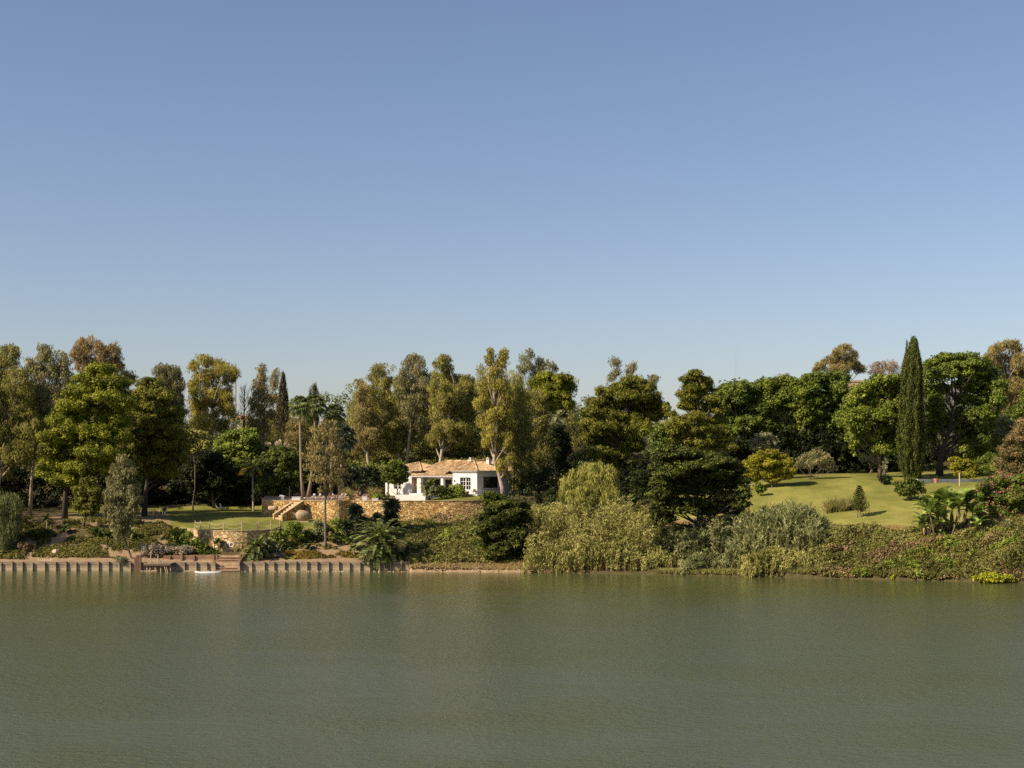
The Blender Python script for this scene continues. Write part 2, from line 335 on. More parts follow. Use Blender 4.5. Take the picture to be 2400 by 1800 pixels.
# ------------------------------------------------------------------ ground
SHX = [-3000, 0, 960, 1300, 1700, 2000, 2400, 5000]
SHD = [F*H/(y-HY) for y in (1338, 1338, 1340, 1342, 1350, 1357, 1366, 1370)]
def shore(px): return np.interp(px, SHX, SHD)
BACK_L = [(250, 8.5), (275, 15), (300, 20), (340, 25), (600, 26), (4000, 20)]
BACK_C = [(246, 10.3), (262, 14), (300, 22), (340, 25), (600, 26), (4000, 20)]
PROF = {   # column -> (distance, height) of the natural ground, behind the shore line
  0:    [(194.3,1.2),(196.5,1.5),(205,5.4),(212,6.5),(235,7.2)] + BACK_L,
  380:  [(194.3,1.2),(197,1.6),(205,5.0),(212,6.3),(235,7.2)] + BACK_L,
  450:  [(194.3,1.1),(195.9,1.1),(196.1,1.95),(199,2.2),(206,4.6),(212,6.0),(235,7.2)] + BACK_L,
  580:  [(194.3,1.1),(195.9,1.1),(196.1,1.95),(199,2.3),(207,4.9),(212,6.2),(235,7.2)] + BACK_L,
  620:  [(194.3,1.2),(197,1.7),(201,3.2),(206,5.0),(215,6.4),(236,7.4)] + BACK_L,
  700:  [(194.3,1.2),(197,1.6),(201,3.0),(206,5.0),(215,6.2),(240,8.5)] + BACK_C,
  800:  [(194.3,1.2),(197,1.6),(202,3.2),(208,5.4),(215,6.0),(240,8.5)] + BACK_C,
  900:  [(194.3,1.2),(197,1.7),(205,4.4),(215,5.6),(240,8.5)] + BACK_C,
  965:  [(193.5,.5),(197,1.9),(206,4.6),(215,5.6),(240,8.5)] + BACK_C,
  1050: [(192.6,.25),(195,1.0),(206,4.6),(215,6.2),(240,9.5)] + BACK_C,
  1130: [(192.3,.25),(195,1.0),(206,5.2),(215,7.9),(240,9.8)] + BACK_C,
  1200: [(191.9,.25),(195,1.3),(206,6.2),(214,8.6),(221,9.9),(240,10.1)] + BACK_C,
  1320: [(191,.25),(195,2.0),(206,6.6),(214,8.8),(225,9.9),(240,10.1)] + BACK_C,
  1500: [(189.5,.25),(195,2.3),(206,5.8),(216,8.4),(240,10.4)] + BACK_C,
  1640: [(186.8,.25),(192,2.0),(198,4.3),(206,7.0),(218,10.4),(228,12.0),(246,12.5),(300,19),(340,24),(600,26),(4000,20)],
  1750: [(184.4,.25),(190,3.0),(197,5.3),(205,7.5),(218,10.85),(228,12.3),(246,12.8),(300,19),(340,25),(600,26),(4000,20)],
  2000: [(180.4,.25),(183,2.0),(188,5.6),(195,6.6),(205,9.0),(215,11.1),(222,12.45),(230,12.8),(250,13.4),(300,22),(340,29),(600,30),(4000,20)],
  2200: [(177.2,.25),(182,3.5),(187,5.5),(200,8.7),(215,11.92),(226,11.97),(227,12.6),(232,12.95),(250,13.8),(300,22),(340,29),(600,30),(4000,20)],
  2400: [(174.4,.25),(180,4.0),(186,6.5),(200,9.6),(216,11.92),(226,11.97),(228,12.7),(250,15),(300,23),(340,29),(600,30),(4000,20)],
}
PKEYS = sorted(PROF)
ROPE = [(418, 209), (430, 207.4), (457.5, 203.6), (491, 200.8), (524, 199.6), (555, 199.3), (590, 199.9), (625, 201.8), (656, 206)]
TER1 = [(614, 238), (614.5, 228), (615, 220.5), (640, 219), (675, 218.2), (710, 217.6), (760, 216.2), (795, 215.6), (812, 216.6), (822, 219)]
TER2 = [(829, 219.2), (836, 217.2), (880, 216.4), (960, 216), (1060, 216), (1120, 217), (1165, 221)]
ZT = 9.10
def prof(px, D):
    px = np.asarray(px, float); D = np.asarray(D, float)
    rows = np.array([np.interp(D, [k[0] for k in PROF[c]], [k[1] for k in PROF[c]], left=np.nan) for c in PKEYS])
    # in front of the first key of a column: that column's first height
    for i, c in enumerate(PKEYS): rows[i] = np.where(np.isnan(rows[i]), PROF[c][0][1], rows[i])
    x = np.clip(px, PKEYS[0], PKEYS[-1]); j = np.clip(np.searchsorted(PKEYS, x, side='right') - 1, 0, len(PKEYS) - 2)
    k = np.array(PKEYS, float); t = (x - k[j]) / (k[j+1] - k[j])
    flat = np.arange(x.size); rr = rows.reshape(len(PKEYS), -1); jj = j.ravel(); tt = t.ravel()
    return (rr[jj, flat]*(1-tt) + rr[jj+1, flat]*tt).reshape(x.shape)
def nz(x, y, s, seed=0):
    """cheap smooth noise"""
    r = np.random.RandomState(seed); v = 0
    for i in range(5):
        a = r.uniform(0, 6.28); k = s*(1.0 + .8*i)
        v = v + np.sin(x*k*math.cos(a) + y*k*math.sin(a) + r.uniform(0, 6.28)) / (1 + .5*i)
    return v / 3.0
def ground(px, D):
    px, D = np.broadcast_arrays(np.asarray(px, float), np.asarray(D, float))
    z = prof(px, D); X = (px-1200)/F*D
    z = z + np.where(D > shore(px)+2, .10*nz(X, D, .6, 3), 0)
    rx = [p for p, _ in ROPE]; rd = np.interp(px, rx, [d for _, d in ROPE])
    inr = (px > 418) & (px < 657)
    lawn = np.interp(D, [199, 207, 217, 240], [5.22, 5.45, 6.55, 7.25])
    lawn = np.where(D > 240, z, lawn)
    z = np.where(inr & (D > rd + .3), lawn, z)
    z = np.where(inr & (D <= rd + .3) & (D > 196), np.minimum(z, 2.2 + .04*(D-196)), z)
    t1 = np.interp(px, [p for p, _ in TER1[2:]] + [p for p, _ in TER2], [d for _, d in TER1[2:]] + [d for _, d in TER2])
    plat = np.interp(D, [216, 221, 246], [ZT-.06, ZT+.05, 10.1])
    # the right-hand end of the terrace carries a rising lawn up to the house
    plat = plat + np.clip((px-1010)/80, 0, 1)*np.interp(D, [216, 221.5, 224, 246], [0, .85, .9, 0])
    m = (px > 615) & (px < 1165) & (D > t1 + .3) & (D < 250)
    plat = np.where(D > 246, z, plat)
    z = np.where(m, plat, z)
    sh = np.where(px < 962, 194.35, shore(px))
    z = np.where(D < sh - .2, np.maximum(-2.5, -.25*(sh - D) - .15), z)
    return z
def gz(px, D): return float(ground(np.array([px]), np.array([D]))[0])
def G(px, D, dz=0.0): return np.array([(px-1200)/F*D, D, gz(px, D) + dz])

def build_ground():
    pxs = np.concatenate([np.arange(-26000, -600, 1500), np.arange(-600, -40, 40), np.arange(-40, 2440, 6.0), np.arange(2440, 3000, 40), np.arange(3000, 27000, 1500)])
    Ds = np.concatenate([[20, 60, 110, 140, 160, 168], np.arange(172, 252, .42), np.arange(252, 350, 3), [360, 400, 500, 700, 1200, 2500, 4000], [194.03, 194.19, 195.97, 196.18]]); Ds = np.sort(Ds)
    A, B = np.meshgrid(pxs, Ds); Z = ground(A, B); X = (A-1200)/F*B
    Y = B.copy()
    V = np.stack([X, Y, Z], -1).reshape(-1, 3); w_ = len(pxs); h_ = len(Ds)
    i = (np.arange(h_-1)[:, None]*w_ + np.arange(w_-1)[None, :]).ravel()
    Q = np.stack([i, i+1, i+w_+1, i+w_], -1)
    me = np_mesh('ground', V, Q)
    a, b = A.ravel(), B.ravel(); n = nz(X.ravel(), b, .5, 7); n2 = nz(X.ravel(), b, 1.7, 9)
    sh = shore(a)
    # lawns
    rd = np.interp(a, [p for p, _ in ROPE], [d for _, d in ROPE], left=206, right=207)
    crest = np.interp(a, [0, 380, 418, 657, 700, 780, 830, 840], [213, 211, 0, 0, 206, 208, 213, 400])
    lawn1 = (a > 150) & (a < 835) & (b > np.maximum(crest, np.where((a > 418) & (a < 657), rd, 0))) & (b < 241)
    terr = (a > 615) & (a < 1165) & (b > np.interp(a, [p for p, _ in TER1[2:]] + [p for p, _ in TER2], [d for _, d in TER1[2:]] + [d for _, d in TER2]))
    lawn_t = (a > 1000) & (a < 1230) & terr & (b < 232)
    crestR = np.interp(a, [1560, 1640, 1750, 2000, 2150, 2400], [204, 202, 197.5, 189, 188, 190])
    lawn3 = (a > 1560) & (a < 2900) & (b > crestR + n*1.0) & (b < 246)
    L = ((lawn1 & ~terr) | lawn_t | lawn3).astype(float)
    E = np.zeros_like(L)
    E = np.where((b > sh-1) & (b < np.where(a < 960, sh+3.4, sh+.9)+n*1.0) & (a < 1300), 1, E)                     # bare strip at the water
    E = np.where((a < 400) & (b > sh) & (b < 207) & (n + .5*n2 > -.05), .9, E)
    E = np.where((a > 560) & (a < 900) & (b > sh) & (b < 206.5) & (L < .5), .9, E)
    E = np.where((a < 400) & (b > 206) & (b < 226) & (n2 > -.2), .8, E)
    E = np.where(terr & (b < 240) & ~lawn_t, 1, E)
    E = np.where((a > 2120) & (a < 2240) & (b > 184) & (b < 188.6), 1, E)
    E = np.where((a > 1000) & (a < 1240) & (b > 258) & (b < 300) & (n > 0), .8, E)
    E = np.where((a > 1560) & (a < 1680) & (b > 199) & (b < 206), .9, E)
    dry = np.where(lawn3 & (b < crestR + 4 + 2*n), .8, 0) + np.where(lawn3, np.clip(.35 - (b-196)*.012, 0, .35), 0)
    dry = np.where(lawn1 & (np.abs(a-645) < 22) & (b < 209), .6, dry)
    col = np.stack([L, np.clip(E, 0, 1), np.clip(dry, 0, 1), np.ones_like(L)], -1)
    at = me.attributes.new("zone", 'FLOAT_COLOR', 'POINT'); at.data.foreach_set("color", col.astype(np.float32).ravel())
    me.polygons.foreach_set("use_smooth", [True]*len(me.polygons))
    o = link_mesh('ground', me, M_ground); tag(o, 'sloping lakeside ground with lawns, bare earth banks and wooded hill', None, None, 'structure')
build_ground()
wb = MB(); wb.add([(-6000,-3000,0),(6000,-3000,0),(6000,230,0),(-6000,230,0)], [(0,1,2,3)])
tag(wb.build('water', M_water), 'murky green lake with fine ripples', None, None, 'structure')

# ------------------------------------------------------------------ foliage engine
def unit(v): return v / (np.linalg.norm(v, axis=-1, keepdims=True) + 1e-9)
class Leaves:
    def __init__(s): s.V = []; s.T = []; s.n = 0
    def add(s, c, a, n, L, Wd, tint):
        """rhombic leaf: centre c, long axis a, normal n"""
        b = np.cross(n, a); L = np.reshape(L, (-1,1))/2; Wd = np.reshape(Wd, (-1,1))/2
        s.V.append(np.stack([c - a*L, c + b*Wd, c + a*L, c - b*Wd], 1)); s.T.append(np.clip(tint, 0, 1)); s.n += len(c)
    def strip(s, p0, p1, w0, w1, side, tint):
        side = side*np.ones_like(p0)
        w0 = np.reshape(w0*np.ones(len(p0)), (-1,1))/2; w1 = np.reshape(w1*np.ones(len(p0)), (-1,1))/2
        s.V.append(np.stack([p0 - side*w0, p0 + side*w0, p1 + side*w1, p1 - side*w1], 1)); s.T.append(np.clip(tint, 0, 1)); s.n += len(p0)
    def build(s, name, mat, parent=None):
        V = np.concatenate(s.V).reshape(-1, 3); Q = np.arange(len(V), dtype=np.int32).reshape(-1, 4)
        return link_mesh(name, np_mesh(name, V, Q, np.concatenate(s.T)), mat, parent)

KIND = {  # L,W leaf; r puff radius; fl flattening; dens leaf cover; up/out/rnd normal bias; ax axis; amix; cover of puffs over the lobe; under share kept below
 'pine':  dict(L=.32, W=.14, r=1.15, fl=.62, dens=4.6, up=.45, out=1.0, rnd=.5, ax='up', amix=.45, cover=1.7, under=.5),
 'euc':   dict(L=.32, W=.11, r=.85, fl=.95, dens=2.9, up=.3, out=1.0, rnd=.6, ax='down', amix=.7, cover=1.35, under=.7, grow=(1.1,1.2), fill=1),
 'broad': dict(L=.32, W=.22, r=.95, fl=.72, dens=4.2, up=.5, out=1.0, rnd=.5, ax='out', amix=.4, cover=1.9, under=.6, grow=(1.2,1.4), fill=3),
 'layer': dict(L=.32, W=.20, r=1.1, fl=.50, dens=4.4, up=.8, out=.9, rnd=.4, ax='out', amix=.5, cover=2.2, under=.6, grow=(1.2,1.6), fill=3),
 'weep':  dict(L=.50, W=.09, r=.9, fl=1.5, dens=3.2, up=.1, out=.9, rnd=.5, ax='down', amix=.92, cover=1.2, under=.8),
 'shrub': dict(L=.24, W=.15, r=.55, fl=.8, dens=3.6, up=.5, out=.8, rnd=.6, ax='rand', amix=.5, cover=1.2, under=.5),
 'airy':  dict(L=.30, W=.12, r=.7, fl=.9, dens=1.5, up=.3, out=.5, rnd=.9, ax='down', amix=.5, cover=1.0, under=.8),
}
def puff_leaves(lv, rng, C, R, k, fl=None, dens=None, tint0=None, big=1.0):
    fl = k['fl'] if fl is None else fl; dens = k['dens'] if dens is None else dens
    n = np.maximum(6, (dens*4*R**2/(k['L']*k['W']*big*big*2)).astype(int)); idx = np.repeat(np.arange(len(C)), n); m = len(idx)
    d = unit(rng.normal(size=(m,3))); rad = rng.uniform(.15, 1, m)**.45
    sc3 = np.stack([R, R, R*fl], -1)[idx]
    pos = C[idx] + d*sc3*rad[:, None]
    if tint0 is None: tint0 = rng.uniform(0, 1, len(C))
    tint = .55*tint0[idx] + .45*rng.uniform(0, 1, m)
    nr = unit(k['out']*d + np.array([0,0,k['up']]) + k['rnd']*rng.normal(size=(m,3))*.6)
    r3 = rng.normal(size=(m,3)); am = k['amix']
    if k['ax'] == 'down':
        a = unit(np.array([0,0,-1.0])*am*1.6 + r3*(1-am)); nr = unit(nr - a*np.sum(a*nr, -1, keepdims=True))
    else:
        base = {'up': np.array([0,0,1.0]) + d*.8, 'out': d, 'rand': r3}[k['ax']]
        a = base*am + r3*(1-am); a = unit(a - nr*np.sum(a*nr, -1, keepdims=True))
    sL = rng.uniform(.6, 1.3, m)*big
    lv.add(pos, a, nr, k['L']*sL, k['W']*sL, tint)

def crown_from_lobes(rng, lobes, D, k, spread=None, depth=.9):
    """lobes in picture pixels at distance D -> puff centres and radii, in metres; also the lobe centres"""
    s = S(D); C = []; R = []; LC = []; LR = []; gx, gy = k.get('grow', (1.15, 1.3)); lobes = [(l[0], l[1], l[2]*gx, l[3]*gy) for l in lobes]
    xs = [l[0] for l in lobes]; spread = (max(xs)-min(xs))*s*.28 if spread is None else spread
    for l in lobes:
        off = rng.uniform(-1, 1)*spread; Dd = D + off
        c = P(l[0], l[1], Dd); a = np.array([l[2]*s, max(l[2], l[3]*.8)*s*depth, l[3]*s]); LC.append(c); LR.append(a)
        r0 = min(k['r'], .75*a.min()); mean = a.prod()**(1/3)
        npf = max(3, int(k['cover']*4*(mean/r0)**2*.75))
        d = unit(rng.normal(size=(npf*2,3))); keep = (d[:,2] > -.25) | (rng.uniform(size=len(d)) < k['under']); d = d[keep][:npf]
        r = r0*rng.uniform(.6, 1.25, len(d)); ctr = c + d*np.maximum(a - .75*r[:, None], a*.25)*rng.uniform(.8, 1.08, (len(d),1))
        C.append(ctr); R.append(r)
    LCa = np.array(LC); nf = k.get('fill', 2)      # join neighbouring lobes
    if nf and len(LCa) > 3:
        for i in range(len(LCa)):
            o = np.argsort(np.linalg.norm(LCa - LCa[i], axis=1))[1:1+nf]
            for j in o:
                t = rng.uniform(.3, .7); C.append((LCa[i]*(1-t) + LCa[j]*t + rng.normal(size=3)*k['r']*.3)[None]); R.append(np.array([min(k['r'], LR[i].min())*rng.uniform(.9, 1.35)]))
    return np.concatenate(C), np.concatenate(R), LC, LR

def np_tube(pts, rads, n=6):
    mb = MB(); mb.tube(pts, rads, n); return mb
def bend(a, b, rng, sag=.12, n=3):
    a = np.array(a); b = np.array(b); L = np.linalg.norm(b-a); out = [a]
    off = rng.normal(size=3)*L*sag; off[2] = abs(off[2])*-.5
    for i in range(1, n): t = i/n; out.append(a + (b-a)*t + off*math.sin(math.pi*t))
    out.append(b); return out

def tree(name, label, cat, D, base_px, lobes, kind='broad', mat='broad', bark=None, tr=.28, seed=None, path=None, group=None, limbs=1.0, core=True, spread=None,
         twigs=3, extra=None, kw=None, dens=None, trunk_top=.62, depth=.9, leaf=1.0):
    rng = np.random.RandomState(seed if seed is not None else int(base_px*7 + D) % 99991)
    k = dict(KIND[kind]);
    if kw: k.update(kw)
    k['L'] *= leaf; k['W'] *= leaf
    b = G(base_px, D, -.15); root = empty(name, tuple(b)); tag(root, label, cat, group)
    C, R, LC, LR = crown_from_lobes(rng, lobes, D, k, spread, depth)
    lv = Leaves(); puff_leaves(lv, rng, C, R, k, dens=dens)
    if kind in ('pine', 'broad', 'euc', 'layer', 'shrub'):      # small loose sprays break up the outline of the clumps
        i2 = np.repeat(np.arange(len(C)), 3); o = unit(rng.normal(size=(len(i2), 3)) + np.array([0, 0, .35])); ks = dict(k, dens=(dens or k['dens'])*.75)
        if kind == 'pine': ks.update(fl=1.5)
        puff_leaves(lv, rng, C[i2] + o*R[i2][:, None]*np.array([1, 1, max(.6, k['fl'])])*rng.uniform(.85, 1.25, (len(i2), 1)), R[i2]*rng.uniform(.2, .42, len(i2)), ks)
    if core:   # leafy interior, coarser sprays
        cc = []; cr = []
        for c, a in zip(LC, LR):
            if a.min() > 1.2:
                for _ in range(4): cc.append(c + rng.normal(size=3)*a*.28); cr.append(a.min()*.55)
        if cc: puff_leaves(lv, rng, np.array(cc), np.array(cr), k, fl=.8, dens=.9*(dens or k['dens'])/3.5, big=2.0)
    lv.build('crown', LM[mat], root)
    # trunk and limbs
    tb = MB(); cen = np.mean(LC, 0); topz = max(c[2] for c in LC)
    if path: tp = [b] + [P(x, y, D) for x, y in path]
    else:
        top = np.array([cen[0], cen[1], b[2] + (topz-b[2])*trunk_top]); mid = b + (top-b)*.5 + rng.normal(size=3)*np.array([.25,.2,0])
        q = b.copy(); q[2] += (top[2]-b[2])*.18; tp = [b, q, mid, top]
    rr = [tr*(1.25 if i == 0 else 1 - .55*i/(len(tp)-1)) for i in range(len(tp))]
    tb.tube(tp, rr, 8)
    tpa = np.array(tp)
    def on_trunk(z):
        return np.array([np.interp(z, tpa[:,2], tpa[:,j]) for j in range(3)])
    for c, a in zip(LC, LR):
        if rng.uniform() > limbs: continue
        dist = math.hypot(c[0]-cen[0], c[1]-cen[1]); zs = min(max(c[2]-a[2]*.6-.7*dist-1.0, b[2] + .22*(tpa[-1][2]-b[2])), tpa[-1][2]-.05)
        st = on_trunk(zs); f = tr*.55*(1 - .4*(zs-b[2])/(tpa[-1][2]-b[2]+.1)); ln = bend(st, c, rng, .1, 4)
        tb.tube(ln, [f, f*.8, f*.6, f*.42, f*.25], 6)
        sel = np.argsort(np.linalg.norm(C - c, axis=1))[:40]
        for j in rng.permutation(sel)[:twigs]:
            tb.tube(bend(ln[3], C[j], rng, .12, 2), [f*.3, f*.2, f*.08], 4, cap=False)
    bm = bark or M_bark
    tb.build('trunk', bm, root, smooth=True)
    if extra: extra(root, rng, C, R, k)
    return root

def thicket(name, label, regions, mat, kind='broad', seed=1, leaf=1.0, dens=None, rough=.25):
    """uncountable undergrowth: puffs heaped from the ground up to a top profile"""
    rng = np.random.RandomState(seed); lv = Leaves(); k = dict(KIND[kind]); k['L'] *= leaf; k['W'] *= leaf
    for (x0, x1, D0, D1, tops, r) in regions:
        area = (x1-x0)*S(D0)*np.mean([t[1] for t in tops]); n = int(area/(r*r)*2.6)
        px = rng.uniform(x0, x1, n); D = rng.uniform(D0, D1, n); g = ground(px, D); hgt = np.interp(px, [t[0] for t in tops], [t[1] for t in tops])
        hgt = hgt*(1 + rough*np.clip(nz(px*.05, D*.3, 1.3, seed), -1, 1))
        u = rng.uniform(0, 1, n)**.8
        C = np.stack([(px-1200)/F*D, D, g + u*hgt], -1); R = r*rng.uniform(.6, 1.3, n)
        puff_leaves(lv, rng, C, R, k, dens=dens)
    o = lv.build(name, LM[mat]); tag(o, label, None, None, 'stuff'); return o
def carpet(name, label, areas, mat, k, seed=1, leaf=1.0, dens=None):
    """low plants over an area given as px range, distance range (functions of px), puff radius, lift, share, patch noise"""
    rng = np.random.RandomState(seed); lv = Leaves(); kk = dict(KIND[k]); kk['L'] *= leaf; kk['W'] *= leaf
    for (x0, x1, d0, d1, r, lift, cover, patch) in areas:
        Dm = (np.mean(d0) + np.mean(d1))/2; area = (x1-x0)*S(Dm)*abs(np.mean(d1)-np.mean(d0)); n = int(cover*area/(r*r)*1.1)
        px = rng.uniform(x0, x1, n); xs = np.linspace(x0, x1, len(d0)) if hasattr(d0, '__len__') else [x0, x1]
        a = np.interp(px, xs, d0 if hasattr(d0, '__len__') else [d0, d0]); xs1 = np.linspace(x0, x1, len(d1)) if hasattr(d1, '__len__') else [x0, x1]
        b = np.interp(px, xs1, d1 if hasattr(d1, '__len__') else [d1, d1]); D = a + (b-a)*rng.uniform(0, 1, n); X = (px-1200)/F*D
        if patch is not None:
            keep = nz(X, D, .55, seed) + .35*nz(X, D, 1.9, seed+1) > patch; px, D, X = px[keep], D[keep], X[keep]
        if len(px) == 0: continue
        zz = ground(px, D) + lift*np.maximum(.15, 1 + 1.1*nz(X, D, .9, seed+2))*rng.uniform(.2, 1, len(px))
        t0 = np.clip(.5 + .6*nz(X, D, .35, seed+5) + rng.normal(size=len(px))*.2, 0, 1)
        puff_leaves(lv, rng, np.stack([X, D, zz], -1), r*rng.uniform(.6, 1.3, len(px)), kk, dens=dens, tint0=t0)
    o = lv.build(name, LM[mat]); tag(o, label, None, None, 'stuff'); return o

# ------------------------------------------------------------------ special plants
def cypress(name, label, D, base_px, y_top, y_bot, prof_px, mat, seed, tips=(), group=None, n_puff=900):
    rng = np.random.RandomState(seed); s = S(D); root = empty(name, tuple(G(base_px, D, -.1))); tag(root, label, 'cypress tree', group)
    lv = Leaves(); k = dict(L=.26, W=.11, r=.35, fl=2.4, dens=3.8, up=.15, out=1.4, rnd=.3, ax='up', amix=.9, cover=1, under=1)
    t = rng.uniform(0, 1, n_puff)**.9; y = y_bot + (y_top-y_bot)*t
    cx = np.interp(y, [p[0] for p in prof_px][::-1], [p[1] for p in prof_px][::-1]) if prof_px[0][0] > prof_px[-1][0] else np.interp(y, [p[0] for p in prof_px], [p[1] for p in prof_px])
    hw = np.interp(y, [p[0] for p in prof_px][::-1], [p[2] for p in prof_px][::-1]) if prof_px[0][0] > prof_px[-1][0] else np.interp(y, [p[0] for p in prof_px], [p[2] for p in prof_px])
    th = rng.uniform(0, 6.283, n_puff); rib = 1 + .10*np.sin(th*9 + y*.02) + .05*np.sin(th*17 - y*.05)
    rr = hw*s*rib*rng.uniform(.93, 1.03, n_puff) - .10; rr = np.maximum(rr*(1 + .07*nz(th*1.5, y*.05, 1.0, seed)), .05)
    C = np.stack([(cx-1200)*s + rr*np.cos(th), D + rr*np.sin(th), H + (HY-y)*s], -1)
    puff_leaves(lv, rng, C, .32*rng.uniform(.7, 1.3, n_puff), k)
    # dense interior
    C2 = C[::3].copy(); C2[:,0] = (cx[::3]-1200)*s + (C2[:,0]-(cx[::3]-1200)*s)*.6; C2[:,1] = D + (C2[:,1]-D)*.6
    puff_leaves(lv, rng, C2, np.full(len(C2), .5), k, dens=1.2, big=1.8)
    for (tx, ty0, ty1, wd) in tips:
        m = 40; tt = rng.uniform(0, 1, m); yy = ty0 + (ty1-ty0)*tt
        Ct = np.stack([(tx-1200)*s + rng.normal(size=m)*wd*s*(1-tt)*.5, D + rng.normal(size=m)*wd*s*(1-tt)*.5, H + (HY-yy)*s], -1)
        puff_leaves(lv, rng, Ct, .16*np.ones(m)+.12*(1-tt), k)
    lv.build('crown', LM[mat], root)
    b = G(base_px, D, -.2); tb = MB(); tb.tube([b, P(base_px, (y_bot*2+y_top)/3, D), P(prof_px[-1][1] if prof_px[-1][0] < prof_px[0][0] else base_px, y_top+12, D)], [.35, .25, .05], 8)
    tb.build('trunk', M_barkd, root, smooth=True); return root

def frond(lv, rng, o, az, el, L, nseg=9, leafl=.55, leafw=.07, droop=1.2, tint=.5, per=3, vee=.5):
    """feather frond: arching rachis with leaflets"""
    d = np.array([math.cos(az)*math.cos(el), math.sin(az)*math.cos(el), math.sin(el)]); p = np.array(o, float); side = np.array([-math.sin(az), math.cos(az), 0])
    st = L/nseg; e = el
    for i in range(nseg):
        q = p + d*st; lv.strip(p[None], q[None], .07*(1-i/nseg)+.02, .07*(1-(i+1)/nseg)+.015, side[None], np.array([.30]))
        if i > 0:
            for j in range(per):
                b = p + (q-p)*(j+.5)/per; f = math.sin(math.pi*min(1, (i+.6)/nseg)*.85)**.6
                for sg in (-1, 1):
                    dd = unit((side*sg + d*.55 + np.array([0,0,vee]))[None])[0]; ll = leafl*f*rng.uniform(.85, 1.1)
                    tip = b + dd*ll + np.array([0,0,-.28*ll]); wv = unit((d - dd*np.dot(d, dd) + np.cross(d, dd)*rng.uniform(-.9,.9))[None])
                    lv.strip(b[None], (b+(tip-b)*.6)[None], leafw*.7, leafw, wv, np.array([tint+rng.uniform(-.25,.25)]))
                    lv.strip((b+(tip-b)*.6)[None], tip[None], leafw, .01, wv, np.array([tint+rng.uniform(-.25,.25)]))
        p = q; e -= droop/nseg*(0.5 + i/nseg); d = np.array([math.cos(az)*math.cos(e), math.sin(az)*math.cos(e), math.sin(e)])
def feather_palm(name, label, D, px, y_crown, r_px, mat='palm', nf=34, trunk=M_palmtr, tr=.22, seed=1, els=(-.5, 1.35), leafl=.55, droop=1.3, base_px=None, group=None, extra=None, dead=0, leafw=.09):
    rng = np.random.RandomState(seed); c = P(px, y_crown, D); b = G(base_px if base_px is not None else px, D, -.2); L = r_px*S(D)*1.12
    root = empty(name, tuple(b)); tag(root, label, 'palm tree', group); lv = Leaves()
    for i in range(nf):
        t = i/nf; el = els[0] + (els[1]-els[0])*t; frond(lv, rng, c, i*2.39996, el + rng.uniform(-.1,.1), L*rng.uniform(.85, 1.1), leafl=leafl, droop=droop, tint=.35+.3*t, leafw=leafw)
    lv.build('crown', LM[mat], root)
    if dead:
        lw = Leaves()
        for i in range(dead): frond(lw, rng, c, math.pi*(.8+.5*rng.uniform()) + (math.pi*.9 if i % 3 == 2 else 0), rng.uniform(.0,.5), L*.95, leafl=leafl, droop=1.9, tint=.6, leafw=leafw)
        lw.build('yellow_fronds', LM['palmy'], root)
    tb = MB(); m = (b+c)/2 + np.array([rng.uniform(-.1,.1), 0, 0]); tb.tube([b, b + (m-b)*.1, m, c - np.array([0,0,.1])], [tr*1.25, tr, tr*.85, tr*.8], 10); tb.build('trunk', trunk, root, smooth=True)
    if extra: extra(root, rng, c)
    return root
def fan_palm(name, label, D, base_px, pts, r_px, mat='palm', seed=1, tr=.2, nf=30, skirt=0, group=None):
    """pts: trunk points in pixels, the last is the crown"""
    rng = np.random.RandomState(seed); c = P(pts[-1][0], pts[-1][1], D); b = G(base_px, D, -.2); R = r_px*S(D)
    root = empty(name, tuple(b)); tag(root, label, 'palm tree', group); lv = Leaves()
    for i in range(nf):
        t = i/(nf-1); el = -1.0 + 2.3*t; az = i*2.39996 + rng.uniform(-.2,.2)
        d = np.array([math.cos(az)*math.cos(el), math.sin(az)*math.cos(el), math.sin(el)]); side = np.array([-math.sin(az), math.cos(az), 0.]); pl = R*.52*rng.uniform(.8,1.1)
        h = c + d*pl + np.array([0,0,-.05*pl]); lv.strip(c[None], h[None], .06, .04, side[None], np.array([.8])); up = np.cross(side, d); up = up if up[2] > 0 else -up
        bl = R*.55*rng.uniform(.85,1.1); tn = .25 + .5*rng.uniform()
        for j in range(15):
            a = -1.45 + 2.9*j/14; dd = d*math.cos(a) + side*math.sin(a) - np.array([0,0,.22]); m1 = h + dd*bl*.6; m2 = m1 + (dd*.4 + np.array([0,0,-.42]))*bl*.8
            wv = unit((np.cross(dd, up)*.7 + up*rng.uniform(-.8,.8))[None]); w_ = bl*.16
            lv.strip(h[None], m1[None], .02, w_, wv, np.array([tn+rng.uniform(-.1,.15)])); lv.strip(m1[None], m2[None], w_, .015, wv, np.array([tn+rng.uniform(-.1,.2)]))
    lv.build('crown', LM[mat], root)
    tb = MB(); tp = [b] + [P(x, y, D) for x, y in pts]; n = len(tp); tb.tube(tp, [tr*1.9] + [tr*(1.15 - .45*i/(n-1)) for i in range(1, n)], 10); tb.build('trunk', M_palmtr, root, smooth=True)
    if skirt:
        sk = Leaves(); m = 160; tt = rng.uniform(0, 1, m); az = rng.uniform(0, 6.28, m); o = np.stack([np.cos(az), np.sin(az), np.zeros(m)], -1)
        pos = c + np.array([0,0,-.3]) - np.array([0,0,1])*(tt*skirt*S(D))[:,None] + o*(.35*(1-tt*.5))[:,None]
        sk.add(pos, unit(np.array([0,0,-1.])+o*.35), o, .8*np.ones(m), .16*np.ones(m), rng.uniform(0,1,m)); sk.build('dead_frond_skirt', M_skirt, root)
    return root
